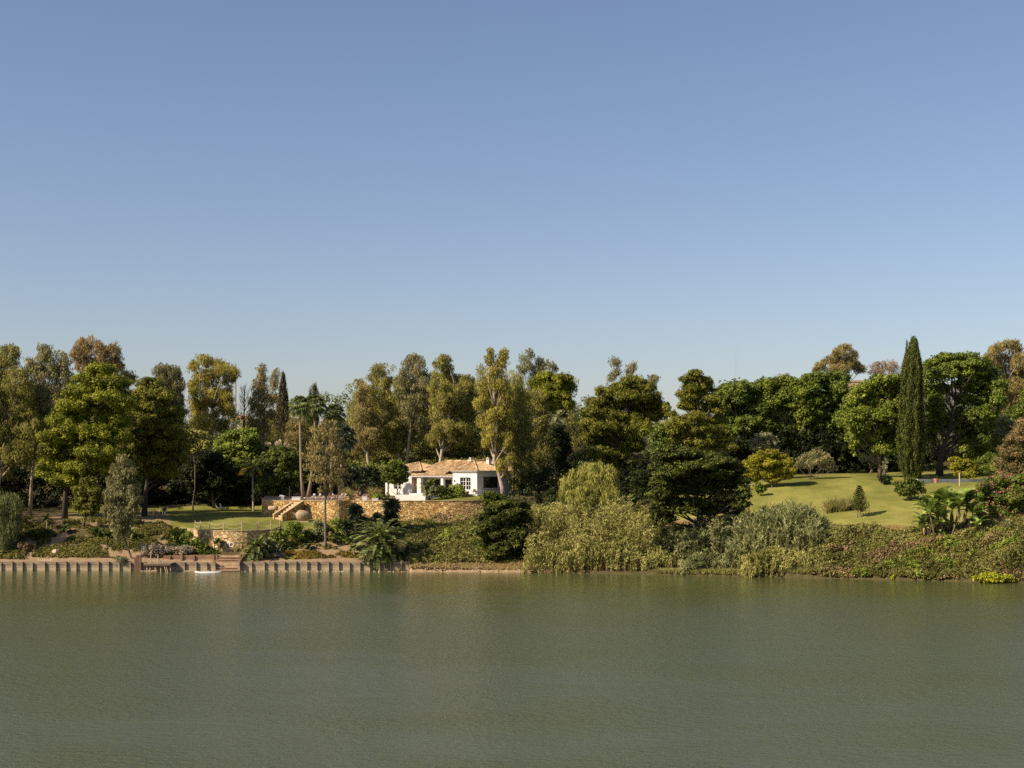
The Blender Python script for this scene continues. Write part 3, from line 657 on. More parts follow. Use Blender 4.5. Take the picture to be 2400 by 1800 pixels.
def spiky(lv, rng, c, R, n=90, w=.07, low=-.7, tint=.5, droop=.25):
    az = rng.uniform(0, 6.283, n); el = np.arcsin(rng.uniform(math.sin(low), 1, n)); d = np.stack([np.cos(az)*np.cos(el), np.sin(az)*np.cos(el), np.sin(el)], -1)
    side = np.stack([-np.sin(az), np.cos(az), np.zeros(n)], -1); L = R*rng.uniform(.75, 1.1, n)[:,None]; ph = rng.uniform(0, math.pi, n)[:,None]; side = side*np.cos(ph) + np.cross(d, side)*np.sin(ph); p0 = np.repeat(c[None], n, 0); p1 = p0 + d*L*.6; p2 = p1 + (d*.42 - np.array([0,0,droop*.4]))*L
    tn = tint + rng.uniform(-.45,.45,n); lv.strip(p0, p1, w*.8, w, side, tn); lv.strip(p1, p2, w, .01, side, tn+.1)
def yucca(name, label, D, heads, mat='palmdk', cat='yucca', seed=1, base_px=None, n=100, w=.08, stem=True, group=None, low=-.8, droop=.25, flowers=None):
    """heads: (px, py, radius px)"""
    rng = np.random.RandomState(seed); bx = base_px if base_px is not None else np.mean([h[0] for h in heads]); b = G(bx, D, -.1)
    root = empty(name, tuple(b)); tag(root, label, cat, group); lv = Leaves(); tb = MB()
    for (x, y, r) in heads:
        Dd = D + rng.uniform(-.6,.6); c = P(x, y, Dd); spiky(lv, rng, c, r*S(D), n, w, low, droop=droop)
        if stem: tb.tube([b + np.array([rng.uniform(-.2,.2), rng.uniform(-.2,.2), 0]), (b+c)/2 + np.array([(c[0]-b[0])*.2, 0, 0]), c], [.13,.1,.08], 6)
    lv.build('leaves', LM[mat], root)
    if stem: tb.build('stem', M_bark, root, smooth=True)
    if flowers:
        for (x, y, hh) in flowers:
            fl = Leaves()
            m = 60; t = rng.uniform(0,1,m); az = rng.uniform(0,6.28,m); o = np.stack([np.cos(az), np.sin(az), 0*az], -1); rr = .28*np.sin(math.pi*(t*.9+.1))
            pos = P(x, y, D) + o*rr[:,None] + np.array([0,0,1.])*(t*hh*S(D))[:,None]; fl.add(pos, unit(o+np.array([0,0,.5])), unit(np.cross(o, np.array([0,0,1.]))), .3*np.ones(m), .22*np.ones(m), rng.uniform(0,1,m)); fl.build('flower_spike', LM['white'], root)
    return root
def tufts(lv, rng, base, n, L, spread, w=.035, lean=.5):
    """arching grass blades from points"""
    m = len(base)*n; p = np.repeat(base, n, 0) + rng.normal(size=(m,3))*np.array([spread, spread, .02]); az = rng.uniform(0, 6.283, m); le = rng.uniform(.05, lean, m)
    o = np.stack([np.cos(az)*le, np.sin(az)*le, np.ones(m)], -1); LL = (L*rng.uniform(.6, 1.15, m))[:,None]; p1 = p + unit(o)*LL*.6
    p2 = p1 + unit(o*np.array([2.2,2.2,.5]))*LL*.45; sd = np.stack([-np.sin(az), np.cos(az), 0*az], -1); ph = rng.uniform(0, math.pi, m)[:,None]; sd = sd*np.cos(ph) + np.cross(unit(o), sd)*np.sin(ph); tn = rng.uniform(0,1,m)
    lv.strip(p, p1, w, w, sd, tn); lv.strip(p1, p2, w, .006, sd, tn)
def cane_bed(name, label, D0, D1, cols, mat, seed, dens=3.2, hscale=1.0, leafL=.6, group=None, droop=.6, cat='cane thicket', lw=.10, lift=(.3, 1.3)):
    """giant cane: upright stems with alternate arching leaves. cols: (px, top y) profile"""
    rng = np.random.RandomState(seed); x0, x1 = cols[0][0], cols[-1][0]; Dm = (D0+D1)/2; area = (x1-x0)*S(Dm)*(D1-D0); n = int(area*dens)
    px = rng.uniform(x0, x1, n); D = rng.uniform(D0, D1, n); g = ground(px, D); top = H + (HY - np.interp(px, [c[0] for c in cols], [c[1] for c in cols]))*D/F
    Xq = (px-1200)/F*D; keep = nz(Xq, D*1.6, .75, seed+21) > -.42; px, D, g, top = px[keep], D[keep], g[keep], top[keep]; n = len(px)
    f = (D-D0)/(D1-D0); hh = np.maximum(1.0, (top-g)*(.45 + .55*f**.7)*rng.uniform(.75, 1.04, n)*hscale)
    root = empty(name, (float((np.mean([x0,x1])-1200)/F*Dm), Dm, gz((x0+x1)/2, Dm))); tag(root, label, cat, group)
    Xc = (px-1200)/F*D; hh = hh*(1 + .30*nz(Xc, D, 1.1, seed)); base = np.stack([Xc, D, g-.1], -1); az = 3.0*nz(Xc, D, .8, seed+3) + rng.normal(size=n)*.9; ln = rng.uniform(.03, .30, n); ct = np.clip(.5 + .7*nz(Xc, D, .9, seed+7), 0, 1)
    dirv = unit(np.stack([np.cos(az)*ln, np.sin(az)*ln, np.ones(n)], -1)); tip = base + dirv*hh[:,None]
    st = Leaves(); sd = np.stack([-np.sin(az), np.cos(az), 0*az], -1); st.strip(base, tip, .045, .015, sd, rng.uniform(0,1,n)); st.strip(base, tip, .045, .015, np.cross(sd, dirv), rng.uniform(0,1,n))
    st.build('stems', LM['dry'], root)
    lv = Leaves(); kk = dict(KIND['shrub'], L=.42*leafL/.6, W=.10, fl=1.1, ax='down', amix=.55, out=.7, up=.2, rnd=.8, dens=2.6)
    npf = int(n*(.16 if droop >= .6 else .03)); sel = rng.choice(n, npf); tt = rng.uniform(.15, .98, npf); cp = base[sel] + dirv[sel]*(hh[sel]*tt)[:,None]; puff_leaves(lv, rng, cp, .5*rng.uniform(.6, 1.4, npf), kk, tint0=ct[sel])
    per = 20; idx = np.repeat(np.arange(n), per); m = len(idx); t = 1 - rng.uniform(0, 1, m)**1.5*.85; p = base[idx] + dirv[idx]*(hh[idx]*t)[:,None]
    az = rng.uniform(0, 6.283, m); d = unit(np.stack([np.cos(az), np.sin(az), rng.uniform(lift[0], lift[1], m)], -1)); LL = (1.35*leafL*rng.uniform(.6, 1.2, m))[:,None]
    p1 = p + d*LL*.55; d2 = unit(d + np.array([0,0,-1.9*droop])); p2 = p1 + d2*LL*.5; sd = np.stack([-np.sin(az), np.cos(az), 0*az], -1); tn = .45*ct[idx] + .55*rng.uniform(0,1,m); ph = rng.uniform(0, math.pi, m)[:,None]; sd = sd*np.cos(ph) + np.cross(d, sd)*np.sin(ph)
    lv.strip(p, p1, lw*.7, lw, sd, tn); lv.strip(p1, p2, lw, .01, sd, tn+.05); lv.build('leaves', LM[mat], root); return root

# ------------------------------------------------------------------ shoreline timber
def X(px, D): return (px-1200)/F*D
def timber_wall(name, label, x0, x1, D, zt, zb, posts, mat, postmat, seed, nb=4, pw=.19, slant=False):
    rng = random.Random(seed); xa, xb = X(x0, D), X(x1, D); root = empty(name, (xa, D, zb)); tag(root, label, 'retaining wall')
    b = MB(); h = (zt-zb)/nb; step = 4.4
    for i in range(nb):
        x = xa - rng.uniform(0, 2)
        while x < xb:
            e = min(x + step, xb); o = rng.uniform(-.02, .02)
            b.box(max(x, xa), e-.02, D+o, D+.16+o, zb+i*h+.012, zb+(i+1)*h-.012 - (rng.uniform(0,.05) if i == nb-1 else 0)); x += step
    b.box(xa, xb, D+.13, D+.2, zb+.02, zt-.06); b.build('board_facing', mat, root)
    for p in posts:
        q = MB(); x = X(p, D); x += rng.uniform(-.05, .05); tz = zt + rng.uniform(-.12, .13); l = rng.uniform(-.06, .06)
        q.hexa([(x-pw/2, D-.30, zb-.9), (x+pw/2, D-.30, zb-.9), (x+pw/2, D-.021, zb-.9), (x-pw/2, D-.021, zb-.9)],
               [(x-pw/2+l, D-.24, tz), (x+pw/2+l, D-.24, tz), (x+pw/2+l, D-.021, tz), (x-pw/2+l, D-.021, tz)])
        q.build('post', postmat, root)
    return root
timber_wall('timber_retaining_wall', 'long low weathered timber retaining wall with posts left of the jetty', -330, 343, 194.0, 1.28, -.3,
            [-300,-274,-248,-222,-196,-170,-144,-118,-92,-66,-40,-20,2,28,52,76,105,131,155,179,205,230,255,281,306,331], M_timb, M_timb, 1)
timber_wall('timber_retaining_wall', 'short weathered timber retaining wall between the jetty and the wooden steps', 380, 505, 194.0, 1.24, -.3,
            [383,407.5,432.6,459,485.5,503], M_timb, M_timb, 2)
timber_wall('timber_retaining_wall', 'long weathered timber retaining wall running right from the wooden steps to the big palm', 561, 962, 194.0, 1.28, -.3,
            [563.6,591,618.6,642.5,667,692.3,718.2,742.7,769,794,818.5,842,866.5,890,915,940,960], M_timb, M_timb, 3)
timber_wall('timber_planter_wall', 'reddish upper timber wall set back above the lower one, left of the steps', 383, 512, 196.0, 2.05, 1.0,
            [398,425,455,500,509], M_timr, M_timr, 4, 3, .26)
timber_wall('timber_planter_wall', 'short reddish timber wall right of the wooden steps behind the small palm', 562, 582, 196.0, 2.05, 1.0, [563.5, 581], M_timr, M_timr, 5, 3, .24)
# steps
st = empty('timber_steps', (X(534,195), 194, 0)); tag(st, 'broad wooden steps climbing from the water between the timber walls', 'steps')
x0, x1 = X(506,194), X(561,194); q = MB(); q2 = MB()
for i in range(6):
    z = .12 + i*.33; y = 193.2 + i*.5; q.box(x0, x1, y, y+.07, z-.6, z-.05); q2.box(x0-.02, x1+.02, y-.06, y+.56, z-.05, z+.03)
q.build('risers', M_timr, st); q2.build('treads', mat_timber('pale_tread_boards', (.26,.17,.10), (.48,.34,.22), False), st)
for p in (505.0, 562.0):
    q = MB(); q.box(X(p,194)-.12, X(p,194)+.12, 193.4, 193.65, -.8, 1.5); q.build('post', M_timb, st)
# jetty
jt = empty('wooden_jetty', (X(360,192), 192.2, 0)); tag(jt, 'small wooden jetty with pale handrail posts over a dark hollow', 'jetty')
q = MB(); ja, jb = X(341,192), X(403,192)
for i in range(16):
    a = ja + (jb-ja)*i/16; q.box(a+.015, a+(jb-ja)/16-.015, 191.0, 194.0, 1.12, 1.2)
q.build('deck', M_timb, jt)
for yb in (191.0, 193.5):
    q = MB(); q.box(ja, jb, yb, yb+.12, .92, 1.117); q.build('beam', M_wood, jt)
for p in (345, 352, 377, 400):
    q = MB(); q.tube([(X(p,191.3), 191.3, -.8), (X(p,191.3), 191.3, 1.12)], .1, 8); q.build('pile', M_timb, jt)
for a, b_ in ((384, 392), (388, 396)):
    q = MB(); q.beam((X(a,191.2), 191.2, 1.1), (X(b_,191.0), 190.8, -.3), .09); q.build('brace', M_timb, jt)
for p in (353.5, 370.5):
    q = MB(); q.tube([(X(p,191.2), 191.2, 1.2), (X(p,191.2), 191.2, 2.45)], .06, 8); q.build('handrail_post', M_postw, jt)
q = MB(); q.beam((X(353.5,191.2), 191.2, 1.62), (X(366,191.2), 191.2, 1.62), .06); q.beam((X(370.5,191.2), 191.2, 2.0), (X(376,191.6), 192.0, 1.3), .05); q.build('rail', M_postw, jt)
for i, (p, dz) in enumerate(((318.5, 1.9), (323.5, 2.2), (330, 2.15))):
    q = MB(); q.box(X(p,193.6)-.13, X(p,193.6)+.13, 193.25, 193.5, -.8, dz); q.build('mooring_post', M_wood, jt)

# stones
def rock(name, label, px, D, r, seed, sz=.7, mat=M_rock, group=None):
    rng = np.random.RandomState(seed); m = MB(); prof_ = []
    c = G(px, D, r*sz*.3); vs = []; n = 9
    for i in range(6):
        ph = -math.pi/2 + math.pi*i/5
        for k in range(n):
            th = 2*math.pi*k/n; rr = r*math.cos(ph)*rng.uniform(.8, 1.15); vs.append((c[0]+rr*math.cos(th), c[1]+rr*math.sin(th), c[2]+r*sz*math.sin(ph)*rng.uniform(.85,1.1)))
    m.add(vs, [(i*n+k, i*n+(k+1)%n, (i+1)*n+(k+1)%n, (i+1)*n+k) for i in range(5) for k in range(n)]); o = m.build(name, mat); tag(o, label, 'rock', group); return o
rock('boulder', 'pale boulder on the bare bank above the timber wall at left', 132, 198.2, .62, 5)
rngR = np.random.RandomState(8); m = MB()
for i in range(420):
    px = rngR.choice([rngR.uniform(90,125), rngR.uniform(400,500), rngR.uniform(565,960), rngR.uniform(965,1260), rngR.uniform(330,400)])
    Dd = shore(px) + (rngR.uniform(-.35, .1) if px < 960 else rngR.uniform(-.2, 1.6)); zz = max(0.0, gz(px, Dd)) if px > 962 else .02
    if px < 125: Dd = 195 + rngR.uniform(0,1.5); zz = gz(px, Dd)
    r = rngR.uniform(.05, .17); c = np.array([X(px, Dd), Dd, zz]); vs = [tuple(c + r*np.array(v)*rngR.uniform(.6,1.3)) for v in ((1,0,0),(0,1,0),(-1,0,0),(0,-1,0),(0,0,.8),(0,0,-.6))]
    m.add(vs, [(0,1,4),(1,2,4),(2,3,4),(3,0,4),(1,0,5),(2,1,5),(3,2,5),(0,3,5)])
tag(m.build('shore_stones', M_rock), 'small loose stones scattered along the waterline', None, None, 'stuff')

# paddleboard
pb = empty('paddleboard', (X(487.5,190.2), 190.2, .03)); tag(pb, 'white paddleboard floating in front of the wooden steps', 'paddleboard')
vs = []; n = 14; fs = []
for i in range(n+1):
    t = i/n; xx = -1.75 + 3.5*t; hw = .40*(math.sin(math.pi*min(1, max(0.02, t**.85*.97)))**.55) ; rk = .06*abs(2*t-1)**3
    vs += [(xx, -hw, .0+rk), (xx, -hw*.9, .13+rk), (xx, hw*.9, .13+rk), (xx, hw, .0+rk)]
for i in range(n):
    for k in range(3): fs.append((i*4+k, i*4+k+1, (i+1)*4+k+1, (i+1)*4+k))
    fs.append((i*4+3, i*4, (i+1)*4, (i+1)*4+3))
fs += [(0,1,2,3), (n*4+3, n*4+2, n*4+1, n*4)]
q = MB(); q.add(vs, fs); q.build('hull', M_board, pb, world=False)
q = MB(); q.box(-1.3, -.9, -.12, .12, .163, .18); q.build('tail_pad', M_orange, pb, world=False); pb.rotation_euler[2] = .1

# ------------------------------------------------------------------ stone walls
def path_pts(path, step=.6):
    pts = [np.array([X(p, d), d]) for p, d in path]; out = [pts[0]]
    for a, b_ in zip(pts[:-1], pts[1:]):
        n = max(1, int(np.linalg.norm(b_-a)/step));
        out += [a + (b_-a)*(i+1)/n for i in range(n)]
    out = np.array(out)
    for _ in range(3): out[1:-1] = .25*out[:-2] + .5*out[1:-1] + .25*out[2:]
    return out
def stone_wall(name, label, path, top, thick, mat, base_off=.8, cap=True, seed=1, base_z=None, batter=.12):
    pts = path_pts(path); rng = np.random.RandomState(seed); n = len(pts); tan = np.gradient(pts, axis=0); tan = tan/np.linalg.norm(tan, axis=1)[:,None]
    nr = np.stack([tan[:,1], -tan[:,0]], -1)      # towards the lake
    fr = pts; bk = pts - nr*thick; rows = 10; V = []
    zb = np.array([min(gz(px_of(p[0], p[1]), p[1]-.7), gz(px_of(p[0],p[1]-1.6), p[1]-1.6)) - base_off for p in fr]) if base_z is None else np.full(n, base_z)
    tz = top + .025*np.sin(np.arange(n)*1.7)
    for j in range(rows+1):
        t = j/rows; z = zb + (tz-zb)*t; o = batter*(1-t)*(tz-zb)*.25 + rng.normal(size=n)*.018
        V.append(np.stack([fr[:,0]+nr[:,0]*o, fr[:,1]+nr[:,1]*o, z], -1))
    V.append(np.stack([bk[:,0], bk[:,1], tz], -1)); V.append(np.stack([bk[:,0], bk[:,1], zb], -1)); V = np.concatenate(V); R = rows+3
    fs = [(j*n+i, j*n+i+1, (j+1)*n+i+1, (j+1)*n+i) for j in range(R-1) for i in range(n-1)]
    fs += [tuple(j*n for j in range(R))[::-1], tuple(j*n+n-1 for j in range(R))]
    root = empty(name, (float(pts[n//2][0]), float(pts[n//2][1]), float(zb[n//2]))); tag(root, label, 'stone wall'); m = MB(); m.add(V, fs); m.build('masonry', mat, root)
    if cap:
        c = MB(); f2 = fr + nr*.07; b2 = bk - nr*.05; V = []
        for arr, dz in ((f2, .003), (f2, .09), (b2, .09), (b2, .003)): V.append(np.stack([arr[:,0], arr[:,1], tz+dz+.02], -1))
        V = np.concatenate(V); fs = [(j*n+i, j*n+i+1, ((j+1)%4)*n+i+1, ((j+1)%4)*n+i) for j in range(4) for i in range(n-1)] + [(0, n, 2*n, 3*n)[::-1], (n-1, 2*n-1, 3*n-1, 4*n-1)]
        c.add(V, fs); c.build('coping', M_stone, root)
    return root
stone_wall('stone_retaining_wall', 'curved honey-coloured stone wall below the rope fence with a lifebuoy on it', ROPE, 5.22, .55, M_wall2, seed=2)
stone_wall('stone_retaining_wall', 'ochre stone terrace wall with the stairway and clay jar, left of the terrace gap', TER1, ZT, .55, M_wall1, seed=3)
stone_wall('stone_retaining_wall', 'long ochre stone terrace wall below the white house, right of the terrace gap', TER2, ZT, .55, M_wall1, seed=4)
# pillars at the gap
for p, lab in ((812.5, 'left squat stone pillar at the gap in the terrace wall'), (838.5, 'right squat stone pillar at the gap carrying a planted pot')):
    r = empty('stone_pillar', (X(p,218), 218.0, ZT)); tag(r, lab, 'pillar'); q = MB(); q.box(X(p,218)-.36, X(p,218)+.36, 217.6, 218.3, ZT+.12, ZT+.62); q.build('shaft', M_wall1, r)
    q = MB(); q.box(X(p,218)-.42, X(p,218)+.42, 217.54, 218.36, ZT+.623, ZT+.70); q.build('cap_slab', M_stone, r)
q = MB()
for i in range(6): q.box(X(819,220), X(833,220), 219.2+i*.35, 219.6+i*.35, ZT-1.2+i*.2, ZT-1.0+i*.2+.0)
tag(q.build('terrace_steps', M_stone), 'pale stone steps in the gap of the terrace wall', 'steps')

# terrace stairway: climbs right and away between two sloping parapets
ang = math.atan2(.70, .71); dv = np.array([math.cos(ang), math.sin(ang)]); sv = np.array([dv[1], -dv[0]])     # run direction, sideways (right/front)
sr = empty('stone_stairway', tuple(G(650, 216, 0))); tag(sr, 'stone stairway climbing to the terrace between two sloping parapets', 'stairs')
def stair_pt(o, a, b_): return o + dv*a + sv*b_
O = np.array([X(641, 215.6), 215.6]); zg = gz(655, 214.5); RUN, NS = 4.0, 8; wd = 2.15
def prism(o, a0, a1, b0, b1, zb, z0, z1):
    lo = [stair_pt(o, a0, b1), stair_pt(o, a1, b1), stair_pt(o, a1, b0), stair_pt(o, a0, b0)]; zz = [z0, z1, z1, z0]
    return [(p[0], p[1], zb) for p in lo], [(p[0], p[1], z) for p, z in zip(lo, zz)]
for off, lab in ((0, 'left'), (wd, 'right')):
    q = MB(); lo, hi = prism(O, 0, RUN, off-.18, off+.18, zg-.8, zg+.75, ZT+.05); q.hexa(lo, hi); q.build('parapet', M_wall1, sr)
    q = MB(); lo, hi = prism(O, -.05, RUN+.02, off-.23, off+.23, 0, 0, 0)
    z0, z1 = zg+.753, ZT+.053; hi = [(p[0], p[1], z) for p, z in zip(hi, (z0, z1, z1, z0))]; up = [(p[0], p[1], p[2]+.09) for p in hi]; q.hexa(hi, up); q.build('parapet_coping', M_stone, sr)
q = MB()
for i in range(NS):
    a0 = .15 + i*(RUN-.15)/NS; lo, hi = prism(O, a0, RUN, .18, wd-.18, zg-.7, zg+(i+1)*(ZT-zg-.1)/NS, zg+(i+1)*(ZT-zg-.1)/NS); q.hexa(lo, hi)
q.build('treads', M_stone, sr)

# giant jars
jr = empty('clay_jar', (X(708,214.3), 214.3, gz(708,214.3)+.82), .12); tag(jr, 'giant weathered clay jar lying on its side by the terrace stairway', 'jar')
q = MB(); q.lathe([(.30,-1.12),(.36,-1.1),(.33,-.98),(.52,-.85),(.78,-.5),(.86,-.1),(.82,.3),(.66,.75),(.42,1.1),(.18,1.3),(.0,1.34)], n=28, axis='x'); q.build('body', M_jar, jr, world=False, smooth=True)
q = MB(); q.lathe([(.42,-1.22),(.46,-1.17),(.42,-1.12),(.30,-1.123),(.28,-1.19)], n=24, axis='x'); q.build('rim', M_jar, jr, world=False, smooth=True)
q = MB(); q.box(X(697,214), X(724,214), 213.3, 215.2, gz(708,214)-.3, gz(708,214)+.07); tag(q.build('stone_plinth', M_stone), 'flat pale stone slab under the giant clay jar', 'slab')
j2 = empty('clay_pipe_jar', (X(641,217.2), 216.9, 8.0), -.35); tag(j2, 'smaller clay jar with a round open mouth left of the stairway', 'jar')
q = MB(); q.lathe([(.30,-.75),(.36,-.7),(.37,.1),(.33,.7)], n=20, axis='x'); q.build('body', M_jar, j2, world=False, smooth=True)
q = MB(); q.lathe([(.27,-.77),(.0,-.768)], n=20, axis='x'); q.build('dark_mouth', M_metal, j2, world=False)

# lifebuoy
lb = empty('lifebuoy', (X(541,198.2), 198.75, 3.35)); tag(lb, 'white ring lifebuoy hanging on the curved stone wall', 'lifebuoy')
q = MB(); vs = []; n, mth = 20, 8
for i in range(n):
    a = 2*math.pi*i/n
    for k in range(mth):
        b_ = 2*math.pi*k/mth; r = .30 + .085*math.cos(b_); vs.append((r*math.cos(a), .085*math.sin(b_), r*math.sin(a)))
q.add(vs, [(i*mth+k, i*mth+(k+1)%mth, ((i+1)%n)*mth+(k+1)%mth, ((i+1)%n)*mth+k) for i in range(n) for k in range(mth)]); q.build('ring', M_cush, lb, world=False, smooth=True)
q = MB(); q.beam((0,.03,-1.3),(0,.03,1.1),.05); q.build('bracket', M_wood, lb, world=False)

# rope fence
FP = [457.5,470,491,524,567,606,634.6,656]
fr = empty('rope_fence', (X(560,200), 200, 5.2)); tag(fr, 'rope fence of pale posts along the top of the curved stone wall', 'fence')
pp = []
for p in FP:
    d = float(np.interp(p, [a for a, _ in ROPE], [b_ for _, b_ in ROPE])) + .28; c = np.array([X(p, d), d, 5.30]); pp.append(c)
    q = MB(); q.tube([c, c+np.array([0,0,1.28])], [.075,.07], 8); q.build('post', M_postw, fr, smooth=False)
for a, b_ in zip(pp[:-1], pp[1:]):
    for hh in (1.08, .52):
        pts = [a + (b_-a)*t + np.array([0,0,hh - .20*math.sin(math.pi*t)*min(1.3, np.linalg.norm(b_-a)/1.9)]) for t in np.linspace(0, 1, 9)]
        q = MB(); q.tube(pts, .028, 5, cap=False); q.build('rope', M_rope, fr)
for p, lab in ((603.8, 'dark wooden stub post beside the middle of the rope fence'), (655, 'dark wooden stub post at the right end of the rope fence')):
    d = float(np.interp(p, [a for a, _ in ROPE], [b_ for _, b_ in ROPE])) - .02 + .55; q = MB(); c = (X(p,d), d, 5.2)
    q.tube([c, (c[0],c[1],6.15)], [.13,.12], 8); q.tube([(c[0],c[1],6.153),(c[0],c[1],6.2)], [.09,.06], 8); tag(q.build('bollard', M_wood), lab, 'bollard')

# ------------------------------------------------------------------ house
HA = math.radians(38); HX, HYY, HZ = -5.52, 222.0, 10.1
hs_ = empty('white_villa', (HX, HYY, HZ), -HA); tag(hs_, 'single-storey white villa with clay tiled roofs above the terrace', 'house')
def hp(name, mb, mat, parent=None): return mb.build(name, mat, parent or hs_, world=False)
def wall_xy(mb, axis, a0, a1, pos, th, z0, z1, openings=()):
    """wall along x (axis 'x', front face at y=pos) or along y (axis 'y', outer face at x=pos, thickness inward = -x)"""
    cuts = sorted(openings); cur = a0
    def bx(a, b_, c, d):
        if b_-a < 1e-3 or d-c < 1e-3: return
        if axis == 'x': mb.box(a, b_, pos, pos+th, c, d)
        else: mb.box(pos-th, pos, a, b_, c, d)
    for (a, b_, c, d) in cuts: bx(cur, a, z0, z1); bx(a, b_, z0, c); bx(a, b_, d, z1); cur = b_
    bx(cur, a1, z0, z1)
EZ = 3.62
q = MB(); wall_xy(q, 'x', -5.04, -.3, 0, .3, -.8, EZ, [(-3.52,-1.31,0.02,2.62)])
wall_xy(q, 'y', 0, 13.0, 0, .3, -.8, EZ, [(1.6,5.6,.85,2.78)]); wall_xy(q, 'y', .3, 3.0, -4.74, .3, -.8, EZ)
hp('wall', q, M_white)
q = MB(); wall_xy(q, 'x', -14.6, -5.04, 3.0, .3, -.8, 3.98, [(-13.2,-10.3,.05,2.3), (-9.5,-7.8,.05,2.25)]); hp('wall', q, M_white)
q = MB(); wall_xy(q, 'x', -20.5, -14.6, .8, .3, -.8, EZ, [(-18.6,-17.0,.6,2.2)]); wall_xy(q, 'y', 1.1, 3.0, -14.6, .3, -.8, EZ); q.box(-20.5,-20.2,1.1,9,-.8,EZ); q.box(-20.2,-7,8.7,9,-.8,EZ); q.box(-7,-6.7,9.0,13,-.8,EZ); q.box(-6.7,-.3,12.7,13.0,-.8,EZ); hp('wall', q, M_white)
for x0, x1 in ((-13.0,-12.2), (-7.85,-7.35)):
    q = MB(); q.box(x0, x1, .35, .35+min(.6, x1-x0), -.3, 2.62); hp('pillar', q, M_white)
q = MB(); q.box(-14.58, -5.06, .30, 1.0, 2.623, 2.80); hp('veranda_beam', q, M_wood)
def window(parts, x0, x1, z0, z1, y, nx, nz_, axis='x', mat=M_white, depth=.16, leaves=1, name='window'):
    fr_ = MB(); fw = .07
    def bx(m, a, b_, c, d, o0, o1):
        if axis == 'x': m.box(a, b_, y+o0, y+o1, c, d)
        else: m.box(y-o1, y-o0, a, b_, c, d)
    for a, b_, c, d in ((x0,x0+fw,z0,z1),(x1-fw,x1,z0,z1),(x0+fw,x1-fw,z0,z0+fw),(x0+fw,x1-fw,z1-fw,z1)): bx(fr_, a, b_, c, d, depth, depth+.07)
    for l in range(1, leaves):
        xm = x0 + (x1-x0)*l/leaves; bx(fr_, xm-.07, xm+.07, z0+fw, z1-fw, depth-.004, depth+.066)
    for i in range(1, nx):
        xm = x0 + (x1-x0)*i/nx
        if leaves > 1 and i*leaves % nx == 0: continue
        bx(fr_, xm-.025, xm+.025, z0+fw, z1-fw, depth+.01, depth+.055)
    for i in range(1, nz_):
        zm = z0 + (z1-z0)*i/nz_; bx(fr_, x0+fw, x1-fw, zm-.025, zm+.025, depth+.014, depth+.051)
    f = hp(name, fr_, mat); p = MB(); bx(p, x0+.03, x1-.03, z0+.03, z1-.03, depth+.058, depth+.068); o = hp('pane', p, M_glass, f)
    o.location = (0,0,0); return f
fd = window(hs_, -3.52, -1.31, .02, 2.62, 0, 4, 4, leaves=2, name='french_door')
q = MB(); q.box(-3.43,-2.5,.20,.235,.1,.62); q.box(-2.33,-1.4,.20,.235,.1,.62); hp('panel', q, M_white, fd)
window(hs_, 1.6, 5.6, .85, 2.78, 0, 1, 1, axis='y', mat=M_white, name='picture_window')
window(hs_, -9.5, -7.8, .05, 2.25, 3.0, 3, 3, mat=M_wood, leaves=1, name='veranda_door')
window(hs_, -13.2, -10.3, .05, 2.3, 3.0, 2, 1, mat=M_wood, name='veranda_door')
window(hs_, -18.6, -17.0, .6, 2.2, .8, 2, 3, leaves=2, mat=M_white)
q = MB(); q.box(-.02, .1, 1.2, 6.0, .70, .78); hp('sill', q, M_stone)
q = MB(); q.box(-14.6, -5.04, -.9, 3.0, -.8, -.02); q.box(-5.04, .8, -1.2, -.003, -.8, .0); q.box(.003, 1.0, -1.2, 3.0, -.8, .02); hp('step_platform', q, M_white)
q = MB(); q.box(-14.25, -5.06, 1.0, 3.0, 2.85, 2.92); hp('veranda_ceiling', q, M_wood)
def corr(mb, poly, e, s, org, z0, slope, pitch=.30, amp=.05):
    """tile ribs on a roof plane. poly in (along eave, up slope) coordinates from org"""
    e = np.array(e, float); s = np.array(s, float); org = np.array(org, float); poly = np.array(poly, float); lo, hi = poly[:,0].min(), poly[:,0].max(); st_ = pitch/4; n = int((hi-lo)/st_); prev = None
    for i in range(n+1):
        t = lo + 1e-4 + (hi-lo-2e-4)*i/n; ys = []
        for a, b_ in zip(poly, np.roll(poly, -1, 0)):
            if (a[0]-t)*(b_[0]-t) < 0: ys.append(a[1] + (b_[1]-a[1])*(t-a[0])/(b_[0]-a[0]))
        if len(ys) < 2: prev = None; continue
        y0, y1 = min(ys), max(ys); bz = amp*math.cos(2*math.pi*i/4); m_ = 7; row = []
        for j in range(m_+1):
            y = y0 + (y1-y0)*j/m_; p = org + e*t + s*y; row.append((p[0], p[1], z0 + slope*y + bz))
        base = len(mb.v); mb.v += row
        if prev is not None:
            for j in range(m_): mb.f.append((prev+j, base+j, base+j+1, prev+j+1))
        prev = base
